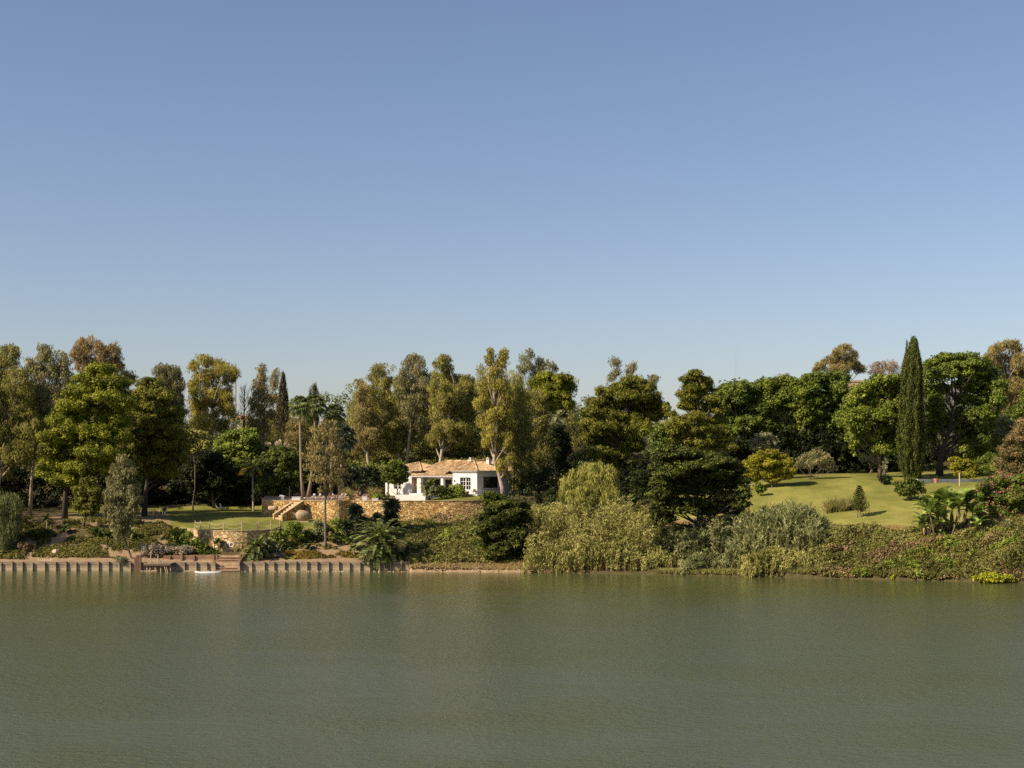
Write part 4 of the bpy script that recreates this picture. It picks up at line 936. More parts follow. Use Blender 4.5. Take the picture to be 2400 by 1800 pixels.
def hip(name, x0, x1, y0, y1, ze, zr, ends=(True, True)):
    """hip roof over a rectangle, ridge along the long side"""
    m = MB(); L, Wd = x1-x0, y1-y0
    if L >= Wd:
        h = Wd/2; sl = (zr-ze)/h; a, b_ = (h if ends[0] else 0), (h if ends[1] else 0)
        corr(m, [(0,0),(L,0),(L-b_,h),(a,h)], (1,0), (0,1), (x0,y0), ze, sl); corr(m, [(0,0),(L,0),(L-b_,h),(a,h)], (1,0), (0,-1), (x0,y1), ze, sl)
        if a: corr(m, [(0,0),(Wd,0),(h,h)], (0,1), (1,0), (x0,y0), ze, sl)
        if b_: corr(m, [(0,0),(Wd,0),(h,h)], (0,1), (-1,0), (x1,y0), ze, sl)
    else:
        h = L/2; sl = (zr-ze)/h
        corr(m, [(0,0),(Wd,0),(Wd-h,h),(h,h)], (0,1), (1,0), (x0,y0), ze, sl); corr(m, [(0,0),(Wd,0),(Wd-h,h),(h,h)], (0,1), (-1,0), (x1,y0), ze, sl)
        corr(m, [(0,0),(L,0),(h,h)], (1,0), (0,1), (x0,y0), ze, sl); corr(m, [(0,0),(L,0),(h,h)], (1,0), (0,-1), (x0,y1), ze, sl)
    return hp(name, m, M_roof)
r1 = hip('roof', -7.4, .42, -.42, 13.4, EZ+.10, 5.25)
r2 = hip('roof', -21.0, -12.0, .35, 9.4, EZ+.10, 5.05)
m = MB(); sl = (5.30-2.95)/6.1; corr(m, [(0,0),(10.2,0),(10.2,6.1),(3.2,6.1)], (1,0), (0,1), (-14.9,-.05), 2.95, sl); corr(m, [(0,0),(11,0),(11,3.4),(3.2,3.4)], (1,0), (0,-1), (-14.9,9.5), 3.9, .41); r3 = hp('roof', m, M_roof)
# ridge and hip caps, eave tile ends
m = MB()
for a, b_ in (((-3.49,3.5,5.31),(-3.49,9.5,5.31)), ((.42,-.42,EZ+.17),(-3.49,3.5,5.3)), ((-7.4,-.42,EZ+.17),(-3.49,3.5,5.3)), ((-12.0,.35,EZ+.17),(-16.5,4.87,5.12)), ((-21,.35,EZ+.17),(-16.5,4.87,5.12)), ((-11.7,6.05,5.35),(-3.5,6.05,5.35)), ((-14.9,-.05,3.02),(-11.7,6.05,5.35))):
    m.tube([a, b_], .11, 6)
hp('ridge_tiles', m, M_roof, r1)
M_eave = mottled('pale_eave_tiles', (.50,.36,.24), (.70,.58,.44), 5)
def dots(a, b_, z, pitch=.3):
    m = MB()
    a = np.array(a, float); b_ = np.array(b_, float); L = np.linalg.norm(b_-a); d = (b_-a)/L; nn = np.array([d[1], -d[0]])
    for i in range(int(L/pitch)):
        c = a + d*(i+.5)*pitch; m.tube([(c[0]+nn[0]*.05, c[1]+nn[1]*.05, z), (c[0]-nn[0]*.25, c[1]-nn[1]*.25, z+.06)], .085, 6)
    hp('eave_tiles', m, M_eave, r1)
dots((-7.4,-.42), (.42,-.42), EZ+.05); dots((.42,-.42), (.42,13.4), EZ+.05); dots((-14.9,-.05), (-4.9,-.05), 2.9); dots((-21,.35), (-12,.35), EZ+.05)
m = MB(); m.box(-5.2,.16,-.20,-.003,EZ-.16,EZ-.02); m.box(.003,.2,-.2,13.1,EZ-.16,EZ-.02); m.box(-14.8,-5.06,.05,.297,2.66,2.80); m.box(-20.7,-14.5,.60,.797,EZ-.16,EZ-.02); hp('cornice', m, M_white)
for cx, cy in ((-5.6, 5.2), (-2.2, 5.6)):
    m = MB(); m.hexa([(cx-.34,cy-.3,4.2),(cx+.34,cy-.3,4.2),(cx+.34,cy+.3,4.2),(cx-.34,cy+.3,4.2)], [(cx-.26,cy-.24,5.42),(cx+.26,cy-.24,5.42),(cx+.26,cy+.24,5.42),(cx-.26,cy+.24,5.42)])
    m.hexa([(cx-.28,cy-.26,5.423),(cx-.18,cy-.26,5.423),(cx-.18,cy+.26,5.423),(cx-.28,cy+.26,5.423)], [(cx-.08,cy-.22,5.85),(cx+.02,cy-.22,5.85),(cx+.02,cy+.22,5.85),(cx-.08,cy+.22,5.85)])
    m.hexa([(cx+.18,cy-.26,5.423),(cx+.28,cy-.26,5.423),(cx+.28,cy+.26,5.423),(cx+.18,cy+.26,5.423)], [(cx-.02,cy-.23,5.853),(cx+.08,cy-.23,5.853),(cx+.08,cy+.23,5.853),(cx-.02,cy+.23,5.853)])
    hp('chimney', m, M_white, r1)
for (x, y) in ((-4.6,-.0), (.0,.9)):
    m = MB(); m.box(x-.08, x+.08, y-.14, y-.003, 1.9, 2.2) if y <= 0 else m.box(.003, .12, y-.07, y+.07, 1.5, 1.8); hp('wall_lamp', m, M_metal if y <= 0 else M_cush)

def loc(px, D, dz=0): return (X(px, D), D, gz(px, D)+dz)
def hloc(x, y, z=0.0): # house-local to world
    return (HX + x*math.cos(HA) + y*math.sin(HA), HYY - x*math.sin(HA) + y*math.cos(HA), HZ+z)
# things on the veranda and in front of the house
cu = empty('hanging_curtain', hloc(-13.9, 1.4, 1.1), -HA); tag(cu, 'orange cloth hanging at the left end of the veranda', 'curtain'); m = MB()
vs = []; n = 14
for i in range(n+1):
    for z in (0.15, 1.7): vs.append((-.6+1.5*i/n, .08*math.sin(i*1.6)+(.2 if z < .5 else 0), z - (.5*(i/n) if z < .5 else 0)))
m.add(vs, [(2*i, 2*i+2, 2*i+3, 2*i+1) for i in range(n)]); m.build('cloth', M_orange, cu, world=False); m = MB(); m.beam((-.7,0,1.7),(1.0,0,1.7),.05); m.build('rod', M_wood, cu, world=False)
so = empty('wicker_sofa', hloc(-12.6, 2.0, -.02), -HA); tag(so, 'dark sofa in the shade of the veranda', 'sofa')
m = MB(); m.box(-1.1,1.1,-.4,.4,.0,.38); m.box(-1.1,1.1,.25,.4,.38,.85); m.box(-1.1,-.95,-.4,.25,.38,.6); m.box(.95,1.1,-.4,.25,.38,.6); m.build('frame', M_wick, so, world=False)
m = MB(); m.box(-.93,-.01,-.38,.24,.383,.52); m.box(.01,.93,-.38,.24,.383,.52); m.build('cushion', M_cush, so, world=False)
def chair(name, label, px, D, rz, mat, cush=None, hb=.9, group=None):
    c = empty(name, loc(px, D), rz); tag(c, label, 'chair', group)
    m = MB(); m.box(-.26,.26,-.25,.25,.40,.45); m.build('seat', mat, c, world=False)
    m = MB(); m.hexa([(-.26,.22,.45),(.26,.22,.45),(.26,.27,.45),(-.26,.27,.45)], [(-.26,.34,hb),(.26,.34,hb),(.26,.38,hb),(-.26,.38,hb)]); m.build('backrest', mat, c, world=False)
    for a in (-1,1):
        for b_ in (-1,1): m = MB(); m.beam((a*.23,b_*.21,0),(a*.23,b_*.21,.40),.05); m.build('leg', mat, c, world=False)
    return c
ch = chair('armchair', 'brown wooden armchair against the white house wall right of the glazed door', 1109, 221.6, -HA, M_wood)
for s_ in (-1,1): m = MB(); m.box(s_*.26-.03, s_*.26+.03,-.25,.25,.62,.67); m.beam((s_*.26,-.22,.45),(s_*.26,-.22,.62),.05); m.build('armrest', M_wood, ch, world=False)
# white parapet blocks on the terrace
def block(name, label, cat, px0, px1, D, dy, z0, z1, mat=M_white, bev=.0):
    r = MB(); xa, xb = X(px0, D), X(px1, D); r.box(xa, xb, D, D+dy, z0, z1); r.box(xa-.04, xb+.04, D-.04, D+dy+.04, z1+.002, z1+.06); o = r.build(name, mat); tag(o, label, cat); return o
wr = MB(); A = [(872,219.8),(928,219.4),(998,219.0)]; xa = [X(*a) for a in A]
wr.hexa([(X(926,219.4),219.4,8.6),(X(997,218.4),218.4,8.6),(X(1000,221.5),221.5,8.6),(X(926,222),222,8.6)], [(X(926,219.4),219.4,9.93),(X(997,218.4),218.4,9.86),(X(1010,221.5),221.5,9.98),(X(926,222),222,10.0)])
o = wr.build('white_parapet', M_white); tag(o, 'long white plastered parapet block on the terrace in front of the palm', 'parapet')
block('white_seat_block', 'low white block on the terrace left of the long white parapet', 'block', 872, 886, 219.5, .8, 8.9, 9.45)
block('white_planter', 'white square box at the stair head with a pale panel', 'planter', 684, 704, 220.5, 1.0, 9.0, 9.62)
block('white_cube_seat', 'bright white cube on the terrace beside the right stone pillar', 'seat', 849, 860, 220, .7, 9.1, 9.75)
dk = MB(); dk.box(X(823,221), X(838,221), 221, 221.2, 9.4, 9.85); dk.box(X(823,221)-.05, X(838,221)+.05, 220.9, 221.3, 9.853, 9.93); tag(dk.build('wooden_bench', M_wood), 'dark wooden bench behind the terrace gap', 'bench')

# daybed
db = empty('wicker_daybed', (X(657,221.5), 221.5, 9.1)); tag(db, 'rounded grey wicker daybed with white cushions at the left end of the terrace', 'daybed')
def dome(cx, r, y0, y1, n=12):
    vs = []
    for i in range(n+1):
        a = math.pi*i/n
        for y in (y0, y1): vs.append((cx + r*math.cos(a), y, r*.82*math.sin(a)))
    return vs, [(2*i, 2*i+1, 2*i+3, 2*i+2) for i in range(n)] + [tuple(2*i for i in range(n+1))[::-1], tuple(2*i+1 for i in range(n+1))]
m = MB(); m.add(*dome(-.35, .75, -.4, .9)); m.add(*dome(.72, .40, -.35, .85)); m.build('shell', M_wick, db, world=False)
m = MB(); m.box(.10,.62,-.45,.9,.1,.78); m.hexa([(-.1,-.5,.62),(.5,-.5,.62),(.5,.6,.62),(-.1,.6,.62)], [(-.05,-.45,.86),(.3,-.45,.86),(.3,.5,.86),(-.05,.5,.86)]); m.build('cushion', M_cush, db, world=False)

# sun loungers
def lounger():
    r = empty('sun_lounger', (0,0,0)); m = MB()
    m.beam((-.3,-.9,.32),(-.3,.9,.32),.05); m.beam((.3,-.9,.32),(.3,.9,.32),.05); m.build('frame', M_wick, r, world=False)
    for a in (-1,1):
        for b_ in (-.7,.7): m = MB(); m.beam((a*.3,b_,0),(a*.3,b_,.3),.05); m.build('leg', M_wick, r, world=False)
    m = MB(); m.box(-.32,.32,-.9,.25,.35,.45); m.build('mattress', M_cush, r, world=False)
    m = MB(); m.hexa([(-.32,.25,.35),(.32,.25,.35),(.32,.35,.35),(-.32,.35,.35)], [(-.32,.80,.90),(.32,.80,.90),(.32,.90,.84),(-.32,.90,.84)]); m.build('backrest', M_wick, r, world=False)
    m = MB(); m.tube([(-.3,.80,.95),(.3,.80,.95)], .10, 8); m.build('head_cushion', M_cush, r, world=False)
    return r
def copy_tree(o, parent=None):
    c = o.copy(); COL.objects.link(c); c.parent = parent
    for ch_ in list(o.children): copy_tree(ch_, c)
    return c
L0 = lounger(); spots = [(726, 'sun lounger with a white head roll just right of the tall palm trunk'), (739, 'second sun lounger right of the tall palm trunk on the terrace'), (752, 'third sun lounger from the tall palm trunk, beside the slim pale gum trunk'),
         (790, 'sun lounger just right of the wooden table on the terrace'), (799, 'second sun lounger right of the wooden terrace table'), (768, 'sun lounger between the slim gum trunk and the wooden table')]
for i, (p, lab) in enumerate(spots):
    o = L0 if i == 0 else copy_tree(L0); o.location = (X(p,220.6), 220.6 + (i%2)*.3, 9.13); o.rotation_euler = (0,0,-1.05 - .05*i + (math.pi if False else 0)); tag(o, lab, 'sun lounger', 'sun loungers in a row on the terrace')
tb_ = empty('wooden_table', (X(778,219.6), 219.6, 9.1)); tag(tb_, 'small wooden table between the sun loungers on the terrace', 'table')
m = MB(); m.box(-.55,.55,-.4,.4,.72,.78); m.build('tabletop', M_wood, tb_, world=False)
for a in (-1,1):
    for b_ in (-1,1): m = MB(); m.beam((a*.48,b_*.33,0),(a*.48,b_*.33,.72),.06); m.build('leg', M_wood, tb_, world=False)
for p, lab in ((769.5, 'wooden chair left of the small terrace table'), (787, 'wooden chair right of the small terrace table')):
    c = chair('wooden_chair', lab, p, 219.7, 1.57 if p < 778 else -1.57, M_wood); c.location[2] = 9.1
lp = empty('lamp_post', (X(679,221.5), 221.5, 9.0)); tag(lp, 'slim dark lamp post at the stair head on the terrace', 'lamp post')
m = MB(); m.tube([(0,0,0),(0,0,2.1)], .055, 8); m.build('pole', M_metal, lp, world=False); m = MB(); m.tube([(0,0,2.103),(0,0,2.28)], .09, 8); m.build('lamp_head', M_metal, lp, world=False)

# garden furniture in the shade at left
for i, (p, lab) in enumerate(((514, 'left of two lounge chairs in the shade at the back of the left lawn'), (525, 'right of two lounge chairs in the shade at the back of the left lawn'))):
    r = empty('lounge_chair', loc(p, 238)); tag(r, lab, 'lounge chair'); m = MB(); m.hexa([(-.35,-.3,.25),(.45,-.3,.25),(.45,.3,.25),(-.35,.3,.25)], [(-.35,-.3,.32),(.45,-.3,.32),(.45,.3,.32),(-.35,.3,.32)]); m.build('seat', M_cush, r, world=False)
    m = MB(); m.hexa([(-.40,-.3,.3),(-.32,-.3,.3),(-.32,.3,.3),(-.40,.3,.3)], [(-.70,-.3,1.0),(-.62,-.3,1.0),(-.62,.3,1.0),(-.70,.3,1.0)]); m.build('backrest', M_cush, r, world=False)
    for a in (-.3, .4): m = MB(); m.beam((a,-.28,0),(a,-.28,.25),.04); m.build('leg', M_metal, r, world=False); m = MB(); m.beam((a,.28,0),(a,.28,.25),.04); m.build('leg', M_metal, r, world=False)
bn = empty('garden_bench', loc(360, 222.7)); tag(bn, 'pale slatted garden bench in the shade of the pines', 'bench')
m = MB(); [m.box(-.95,.95,-.25+i*.13,-.15+i*.13,.42,.45) for i in range(4)]; m.build('seat', M_postw, bn, world=False)
m = MB(); [m.box(-.95,.95,.27,.30,.55+i*.12,.62+i*.12) for i in range(3)]; m.build('backrest', M_postw, bn, world=False)
for a in (-.85, 0, .85): m = MB(); m.beam((a,-.2,0),(a,-.2,.42),.06); m.build('leg', M_postw, bn, world=False); m = MB(); m.beam((a,.25,0),(a,.32,.9),.06); m.build('leg', M_postw, bn, world=False)
chair('folding_chair', 'pale folding chair nearest the slatted bench under the pines', 332, 222.8, .4, M_postw, hb=1.0); chair('folding_chair', 'pale folding chair farther left, half hidden behind the grey gum tree', 316, 222.8, -.3, M_postw, hb=1.0)
bq = empty('barbecue_grill', loc(385, 223.2)); tag(bq, 'metal barbecue grill on legs with a side shelf right of the slatted bench', 'barbecue')
m = MB(); m.lathe([(.05,.62),(.34,.72),(.36,.9),(.28,1.08),(.05,1.16)], n=14); m.build('kettle', M_metal, bq, world=False); m = MB(); m.box(-.75,.7,-.2,.2,1.25,1.29); m.build('shelf', M_postw, bq, world=False)
for a, b_ in ((-.28,-.2),(.28,-.2),(0,.28)): m = MB(); m.beam((a,b_,0),(a*.6,b_*.6,.7),.05); m.build('leg', M_cush, bq, world=False)
m = MB(); m.beam((0,0,1.15),(0,0,1.25),.06); m.build('handle', M_metal, bq, world=False)

# white low wall and pot on the right lawn
wl = MB(); a = (X(2151,215.5), 215.5); b_ = (X(2334,226), 226.0); wl.hexa([(a[0],a[1],11.0),(b_[0],b_[1],11.0),(b_[0]-.3,b_[1]+.35,11.0),(a[0]-.3,a[1]+.35,11.0)], [(a[0],a[1],12.52),(b_[0],b_[1],12.42),(b_[0]-.3,b_[1]+.35,12.42),(a[0]-.3,a[1]+.35,12.52)])
q = MB(); tag(wl.build('low_white_wall', M_white), 'long low white wall on the right lawn behind the terracotta pot', 'low wall')
pt = empty('terracotta_pot', loc(2194, 216.6)); tag(pt, 'terracotta pot with a small plant in front of the low white wall', 'plant pot')
m = MB(); m.lathe([(.22,0),(.34,.5),(.40,.52),(.40,.66),(.33,.66),(.30,.6)], n=16); m.build('pot', M_pot, pt, world=False, smooth=False)
lv = Leaves(); puff_leaves(lv, np.random.RandomState(4), np.array([[0,0,.85]])+root_of(pt), np.array([.38]), KIND['shrub']); lv.build('plant', LM['broad'], pt)
rb = MB()
for i in range(14): pass
for i in range(4):
    rock('lawn_stone', ['leftmost flat pale stone on the lawn edge of the tall grass clump','second flat pale stone from the left beside the tall grass clump','third flat pale stone from the left beside the tall grass clump','rightmost flat pale stone beside the tall grass clump'][i], 1926+i*9, 203.5-.1*i, .30+.1*(i%2), 30+i, .35, M_stone)
rock('pale_rockery', 'heap of tan rock at the foot of the tall cypress', 2136, 216.3, 1.05, 44, .5, M_stone)

# ------------------------------------------------------------------ far buildings, masts
def far_house(name, label, D, x0, x1, ytop, ybot, wall, roof=None, wins=(), flat=True, dy=10):
    r = empty(name, (X((x0+x1)/2,D), D, zy(ybot,D))); tag(r, label, 'building'); a, b_ = X(x0,D), X(x1,D); zt, zb = zy(ytop,D), zy(ybot,D)-6
    m = MB(); m.box(a, b_, D, D+dy, zb, zt); m.build('wall', wall, r)
    if roof:
        m = MB(); y0, y1 = D-.5, D+dy+.5; mid = (y0+y1)/2; m.add([(a-.5,y0,zt+.01),(b_+.5,y0,zt+.01),(b_+.5,y1,zt+.01),(a-.5,y1,zt+.01),(a+2,mid,zt+1.6),(b_-2,mid,zt+1.6)], [(0,1,5,4),(1,2,5),(2,3,4,5),(3,0,4),(0,3,2,1)]); m.build('roof', roof, r)
    else:
        m = MB(); m.box(a-.15, b_+.15, D-.15, D+.25, zt+.003, zt+.4); m.build('parapet', wall, r)
    for (u, v, ww, hh) in wins:
        m = MB(); xx = a + (b_-a)*u; zz = zt - v; m.box(xx, xx+ww, D-.03, D-.004, zz-hh, zz); m.build('window', M_glass, r)
    return r
M_redroof = mottled('red_clay_roof', (.36,.13,.06), (.52,.22,.11), 4, .9, .4, .05)
M_far = mottled('white_render', (.62,.60,.57), (.74,.72,.68), 1, .9, 0)
far_house('distant_house', 'distant house with terracotta roof showing between the gum trees on the hill', 325, 531, 590, 988, 1005, M_far, M_redroof, [(.2,.6,1.2,1.2),(.6,.6,1.2,1.2)])
far_house('distant_house', 'distant white house partly seen between gum trunks above the villa', 335, 908, 966, 968, 1000, M_far, None, [(.15,1,1.5,1.5),(.6,1,1.5,1.5)])
far_house('distant_apartment_block', 'distant white stepped apartment block in the gap between two pines', 330, 1527, 1567, 958, 1000, M_far, None, [(.1,1,1,1.6),(.4,1,1,1.6),(.7,1,1,1.6)])
far_house('distant_house', 'distant tan flat-roofed house peeping over the green trees at right', 330, 1982, 2036, 895, 930, M_stone, None, [(.5,.6,1.2,1)])
far_house('distant_house', 'small white house corner seen left of the fan palm crowns', 330, 688, 712, 982, 1010, M_far, None, [(.3,1,1,1.2)])
far_house('distant_house', 'grey house seen through the gap in the big domed tree', 285, 2195, 2262, 905, 960, mottled('grey_render', (.16,.15,.16), (.24,.22,.23), 1, .9, 0), None, [(.3,1.2,1.1,2),(.6,1.2,1.1,2)])
mt = empty('lattice_mast', (X(548,320), 320, 24)); tag(mt, 'thin steel lattice mast rising behind the pale gum tree', 'mast')
m = MB(); zb, zt = 22, zy(852,320)
for a, b_ in ((-.45,-.45),(.45,-.45),(.45,.45),(-.45,.45)): m.beam((X(548,320)+a,320+b_,zb),(X(548,320)+a,320+b_,zt),.10)
for i in range(15):
    z = zb + (zt-zb)*i/15; z2 = zb + (zt-zb)*(i+1)/15; s_ = 1 if i % 2 else -1; m.beam((X(548,320)-.45*s_,319.55,z),(X(548,320)+.45*s_,319.55,z2),.07)
m.build('lattice', mottled('mast_steel', (.16,.11,.09), (.26,.19,.16), 2, .7, 0), mt)
an = empty('radio_mast', (X(1725,900), 900, 26)); tag(an, 'hair-thin radio mast standing alone against the sky', 'mast')
m = MB(); [m.tube([(X(p,900),900,26),(X(p+.5,900),900,zy(802,900))], .07, 4) for p in (1723.4, 1727)]; m.build('pole', mottled('mast_grey', (.36,.38,.42), (.4,.42,.46), 1, .8, 0), an)

# ------------------------------------------------------------------ trees: left
GU = 'tall gum trees along the skyline'
def T(*a, **k): return tree(*a, **k)
T('gum_tree', 'olive gum tree at the far left edge of the picture, leaning pale limbs', 'tree', 216, -10,
  [(20,830,28,20),(5,870,40,35),(42,900,35,35),(25,950,60,45),(62,1000,38,35),(5,1020,45,40),(40,1060,38,30),(-30,930,50,60),(-60,1000,50,60),(15,1100,25,25)], 'euc', 'euc', M_barkg, .38, 11, twigs=5)
T('gum_tree', 'greyish gum tree with a straight bare trunk just left of the biggest pine', 'tree', 222, 70,
  [(102,830,26,20),(85,858,28,22),(138,852,26,26),(110,890,42,30),(78,930,38,32),(125,945,38,38),(90,985,42,35),(108,1035,35,32),(80,1075,26,26),(148,890,26,30)], 'euc', 'eucg', M_barkg, .30, 12, path=[(74,1130),(82,1040),(100,930)], twigs=5, dens=2.3)
T('gum_tree', 'gum tree with rusty orange leaves rising behind the biggest pine', 'tree', 250, 240,
  [(205,808,30,18),(190,835,24,25),(235,828,22,22),(266,828,20,20),(222,858,45,25),(272,855,20,18),(300,885,18,12),(250,890,40,25)], 'euc', 'euco', M_barkg, .35, 13, twigs=4)
T('pine_tree', 'biggest bright yellow-green pine left of the lawn', 'pine tree', 212, 152,
  [(236,866,34,15),(215,888,42,16),(262,898,45,20),(200,918,48,22),(250,930,52,22),(175,950,42,18),(290,945,30,20),(225,962,55,20),(165,985,50,20),(270,985,45,20),(205,1008,55,18),
   (140,1022,44,17),(260,1022,45,18),(115,1055,30,18),(170,1055,50,20),(235,1060,50,20),(130,1092,38,20),(195,1095,45,20),(255,1090,35,20),(160,1125,36,15),(110,1110,22,16)], 'pine', 'pine', M_barkd, .42, 14, spread=3.0, path=[(153,1160),(165,1080),(205,960),(230,880)], depth=1.1)
T('pine_tree', 'darker pine with upswept sprays behind the grey leaning gum, left of the lawn', 'pine tree', 221, 338,
  [(352,900,30,16),(335,925,36,18),(378,930,36,20),(350,955,44,20),(400,965,34,18),(325,985,38,20),(375,992,48,20),(415,1010,30,20),(345,1022,48,20),(395,1040,44,20),(325,1055,34,20),(365,1072,46,20),(412,1072,30,20),(345,1100,34,18),(390,1105,36,18),(425,1050,20,25)],
  'pine', 'pine2', M_barkd, .42, 15, spread=2.6, path=[(342,1150),(355,1080),(358,930)], depth=1.1)
T('gum_tree', 'dark-topped gum tree behind the second pine against the sky', 'tree', 256, 402,
  [(380,868,24,14),(402,876,24,18),(390,895,34,20),(415,905,18,24),(402,930,28,28),(418,950,12,28)], 'euc', 'eucg', M_bark, .3, 16, dens=3)
T('young_pine', 'small young pine with a slanting trunk on the bank in front of the biggest pine', 'pine tree', 206, 194,
  [(208,1132,20,13),(190,1150,20,14),(222,1152,20,14),(205,1170,30,14),(188,1186,20,12),(220,1187,22,13),(206,1200,20,9)], 'pine', 'pine2', M_bark, .17, 17, spread=.6, kw=dict(r=.7), path=[(200,1212),(207,1165)])
T('leaning_gum', 'grey-green young gum leaning out over the timber wall left of the jetty', 'tree', 196.5, 322,
  [(287,1085,16,16),(276,1105,22,16),(298,1112,20,18),(272,1135,24,20),(302,1142,26,22),(262,1165,20,20),(288,1172,34,22),(314,1172,18,22),(258,1195,18,18),(284,1205,30,20),(306,1208,20,20),(275,1232,18,18),(292,1240,14,16),(274,1258,11,14)],
  'euc', 'eucg', M_bark, .17, 18, spread=.5, path=[(308,1308),(298,1278),(288,1250),(284,1180),(286,1110)], dens=3.2, kw=dict(r=.6))
T('waterside_bush', 'small grey-green bush hanging over the timber wall left of the leaning gum', 'shrub', 194.4, 286, [(283,1312,15,9),(295,1318,10,9),(276,1322,9,8)], 'shrub', 'silver', tr=.05, seed=19, spread=.1, kw=dict(L=.2,W=.09))
T('weeping_pepper_tree', 'feathery weeping tree at the left edge of the picture above the timber wall', 'tree', 199, 2,
  [(8,1180,34,18),(34,1190,18,18),(-10,1205,40,25),(25,1215,26,20),(5,1240,40,22),(35,1240,14,20),(-35,1225,30,35),(12,1270,30,20)], 'weep', 'pepper', M_bark, .3, 20, dens=3.6, leaf=.8)
T('small_light_tree', 'small pale yellow-green tree in front of the wood below the tall pale gum', 'tree', 236, 452, [(440,1022,22,14),(462,1028,26,18),(478,1045,16,14),(448,1048,20,14)], 'broad', 'weep', tr=.15, seed=21)
T('gum_tree', 'tall pale gum tree with golden crown in front of the lattice mast', 'tree', 262, 492,
  [(478,846,24,13),(452,862,18,14),(508,858,24,15),(490,885,34,18),(530,868,28,14),(552,872,12,10),(538,892,18,12),(455,905,18,22),(510,912,34,20),(475,930,32,24),(530,930,20,18),(500,955,38,22),(455,955,16,28),(535,965,20,20),(480,990,34,24),(515,1000,26,20),(470,1025,24,18)],
  'euc', 'eucy', M_barkg, .42, 22, dens=2.6, twigs=6, spread=2.5)
T('gum_tree', 'slim pinkish gum tree with two upright plumes left of the dark cypress', 'tree', 268, 622,
  [(614,866,13,14),(612,890,16,16),(600,912,16,18),(648,878,10,14),(644,900,12,18),(622,925,18,22),(638,940,16,22),(600,950,20,25),(622,970,26,22),(592,985,14,22),(640,985,16,25),(612,1008,28,20)],
  'euc', 'euct', M_barkg, .3, 23, dens=1.9, twigs=7, spread=1.5)
# bare tree
bt = empty('bare_tree', tuple(G(574,266))); tag(bt, 'leafless dark tree standing between the tall pale gum and the slim pinkish gum', 'tree'); rng = np.random.RandomState(3); m = MB()
m.tube([G(574,266), P(572,980,266), P(574,905,266)], [.22,.14,.03], 6)
for i in range(26):
    t = rng.uniform(.2,.95); a = P(573, 1040-135*t, 266); L = 3.8*(1-t)+1; az = rng.uniform(0,6.28); e = a + np.array([math.cos(az)*L*.45, math.sin(az)*L*.45, L*.9]); m.tube(bend(a, e, rng, .1, 3), [.06,.045,.03,.012], 4, cap=False)
    for j in range(3): f = a + (e-a)*rng.uniform(.4,.9); m.tube([f, f + np.array([rng.uniform(-.6,.6), rng.uniform(-.6,.6), rng.uniform(.4,1.1)])], [.025,.008], 3, cap=False)
m.build('trunk', M_barkd, bt)
cypress('dark_cypress', 'narrow dark brown cypress behind the slim pinkish gum', 262, 664, 880, 1060, [(880,664,1.5),(905,664,8),(950,663,14),(1000,662,16),(1060,664,14)], 'cypdk', 24, n_puff=420)
cypress('dark_cypress', 'short blunt dark cypress top behind the fan palms', 276, 736, 904, 1050, [(904,736,5),(912,735,9),(940,734,12),(1050,735,13)], 'cyp', 25, n_puff=300)
T('olive_tree', 'bright green rounded tree below the slim pinkish gum', 'tree', 246, 552,
  [(556,1022,30,14),(585,1030,22,14),(530,1040,26,16),(565,1045,34,16),(598,1050,18,16),(540,1068,32,18),(575,1075,28,18),(520,1085,22,18),(552,1098,30,18),(600,1062,18,14),(515,1058,18,12),(588,1012,14,8)], 'broad', 'shrub', tr=.3, seed=26, kw=dict(r=.75))
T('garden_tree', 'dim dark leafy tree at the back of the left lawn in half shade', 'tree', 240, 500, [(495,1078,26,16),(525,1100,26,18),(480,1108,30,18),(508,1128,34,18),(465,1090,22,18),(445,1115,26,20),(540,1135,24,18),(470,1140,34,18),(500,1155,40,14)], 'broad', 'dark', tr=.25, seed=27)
T('evergreen_tree', 'dense round dark-green broadleaf tree behind the lamp post', 'tree', 234, 660,
  [(655,1062,26,14),(630,1078,24,16),(678,1075,24,15),(650,1092,36,18),(695,1098,20,18),(622,1108,22,18),(668,1115,34,18),(640,1130,30,18),(698,1128,16,18),(620,1142,18,14),(662,1148,30,14),(640,1162,24,10)], 'broad', 'broad', tr=.3, seed=28, depth=1.0)
T('leafy_tree', 'rust-topped leafy tree between the dark cypress and the first fan palm', 'tree', 255, 692, [(690,995,20,14),(706,1005,16,16),(690,1025,24,20),(712,1035,16,20)], 'euc', 'euct', tr=.2, seed=29, dens=3)
yucca('flowering_yucca', 'dark yucca with cream flower spikes above the round evergreen tree', 247, [(625,1052,12),(645,1050,13),(663,1052,12),(680,1058,10)], 'palmdk', 'yucca', 30, flowers=[(624,1048,12),(631,1046,9),(648,1046,12),(656,1044,14),(669,1046,10),(676,1052,10)])

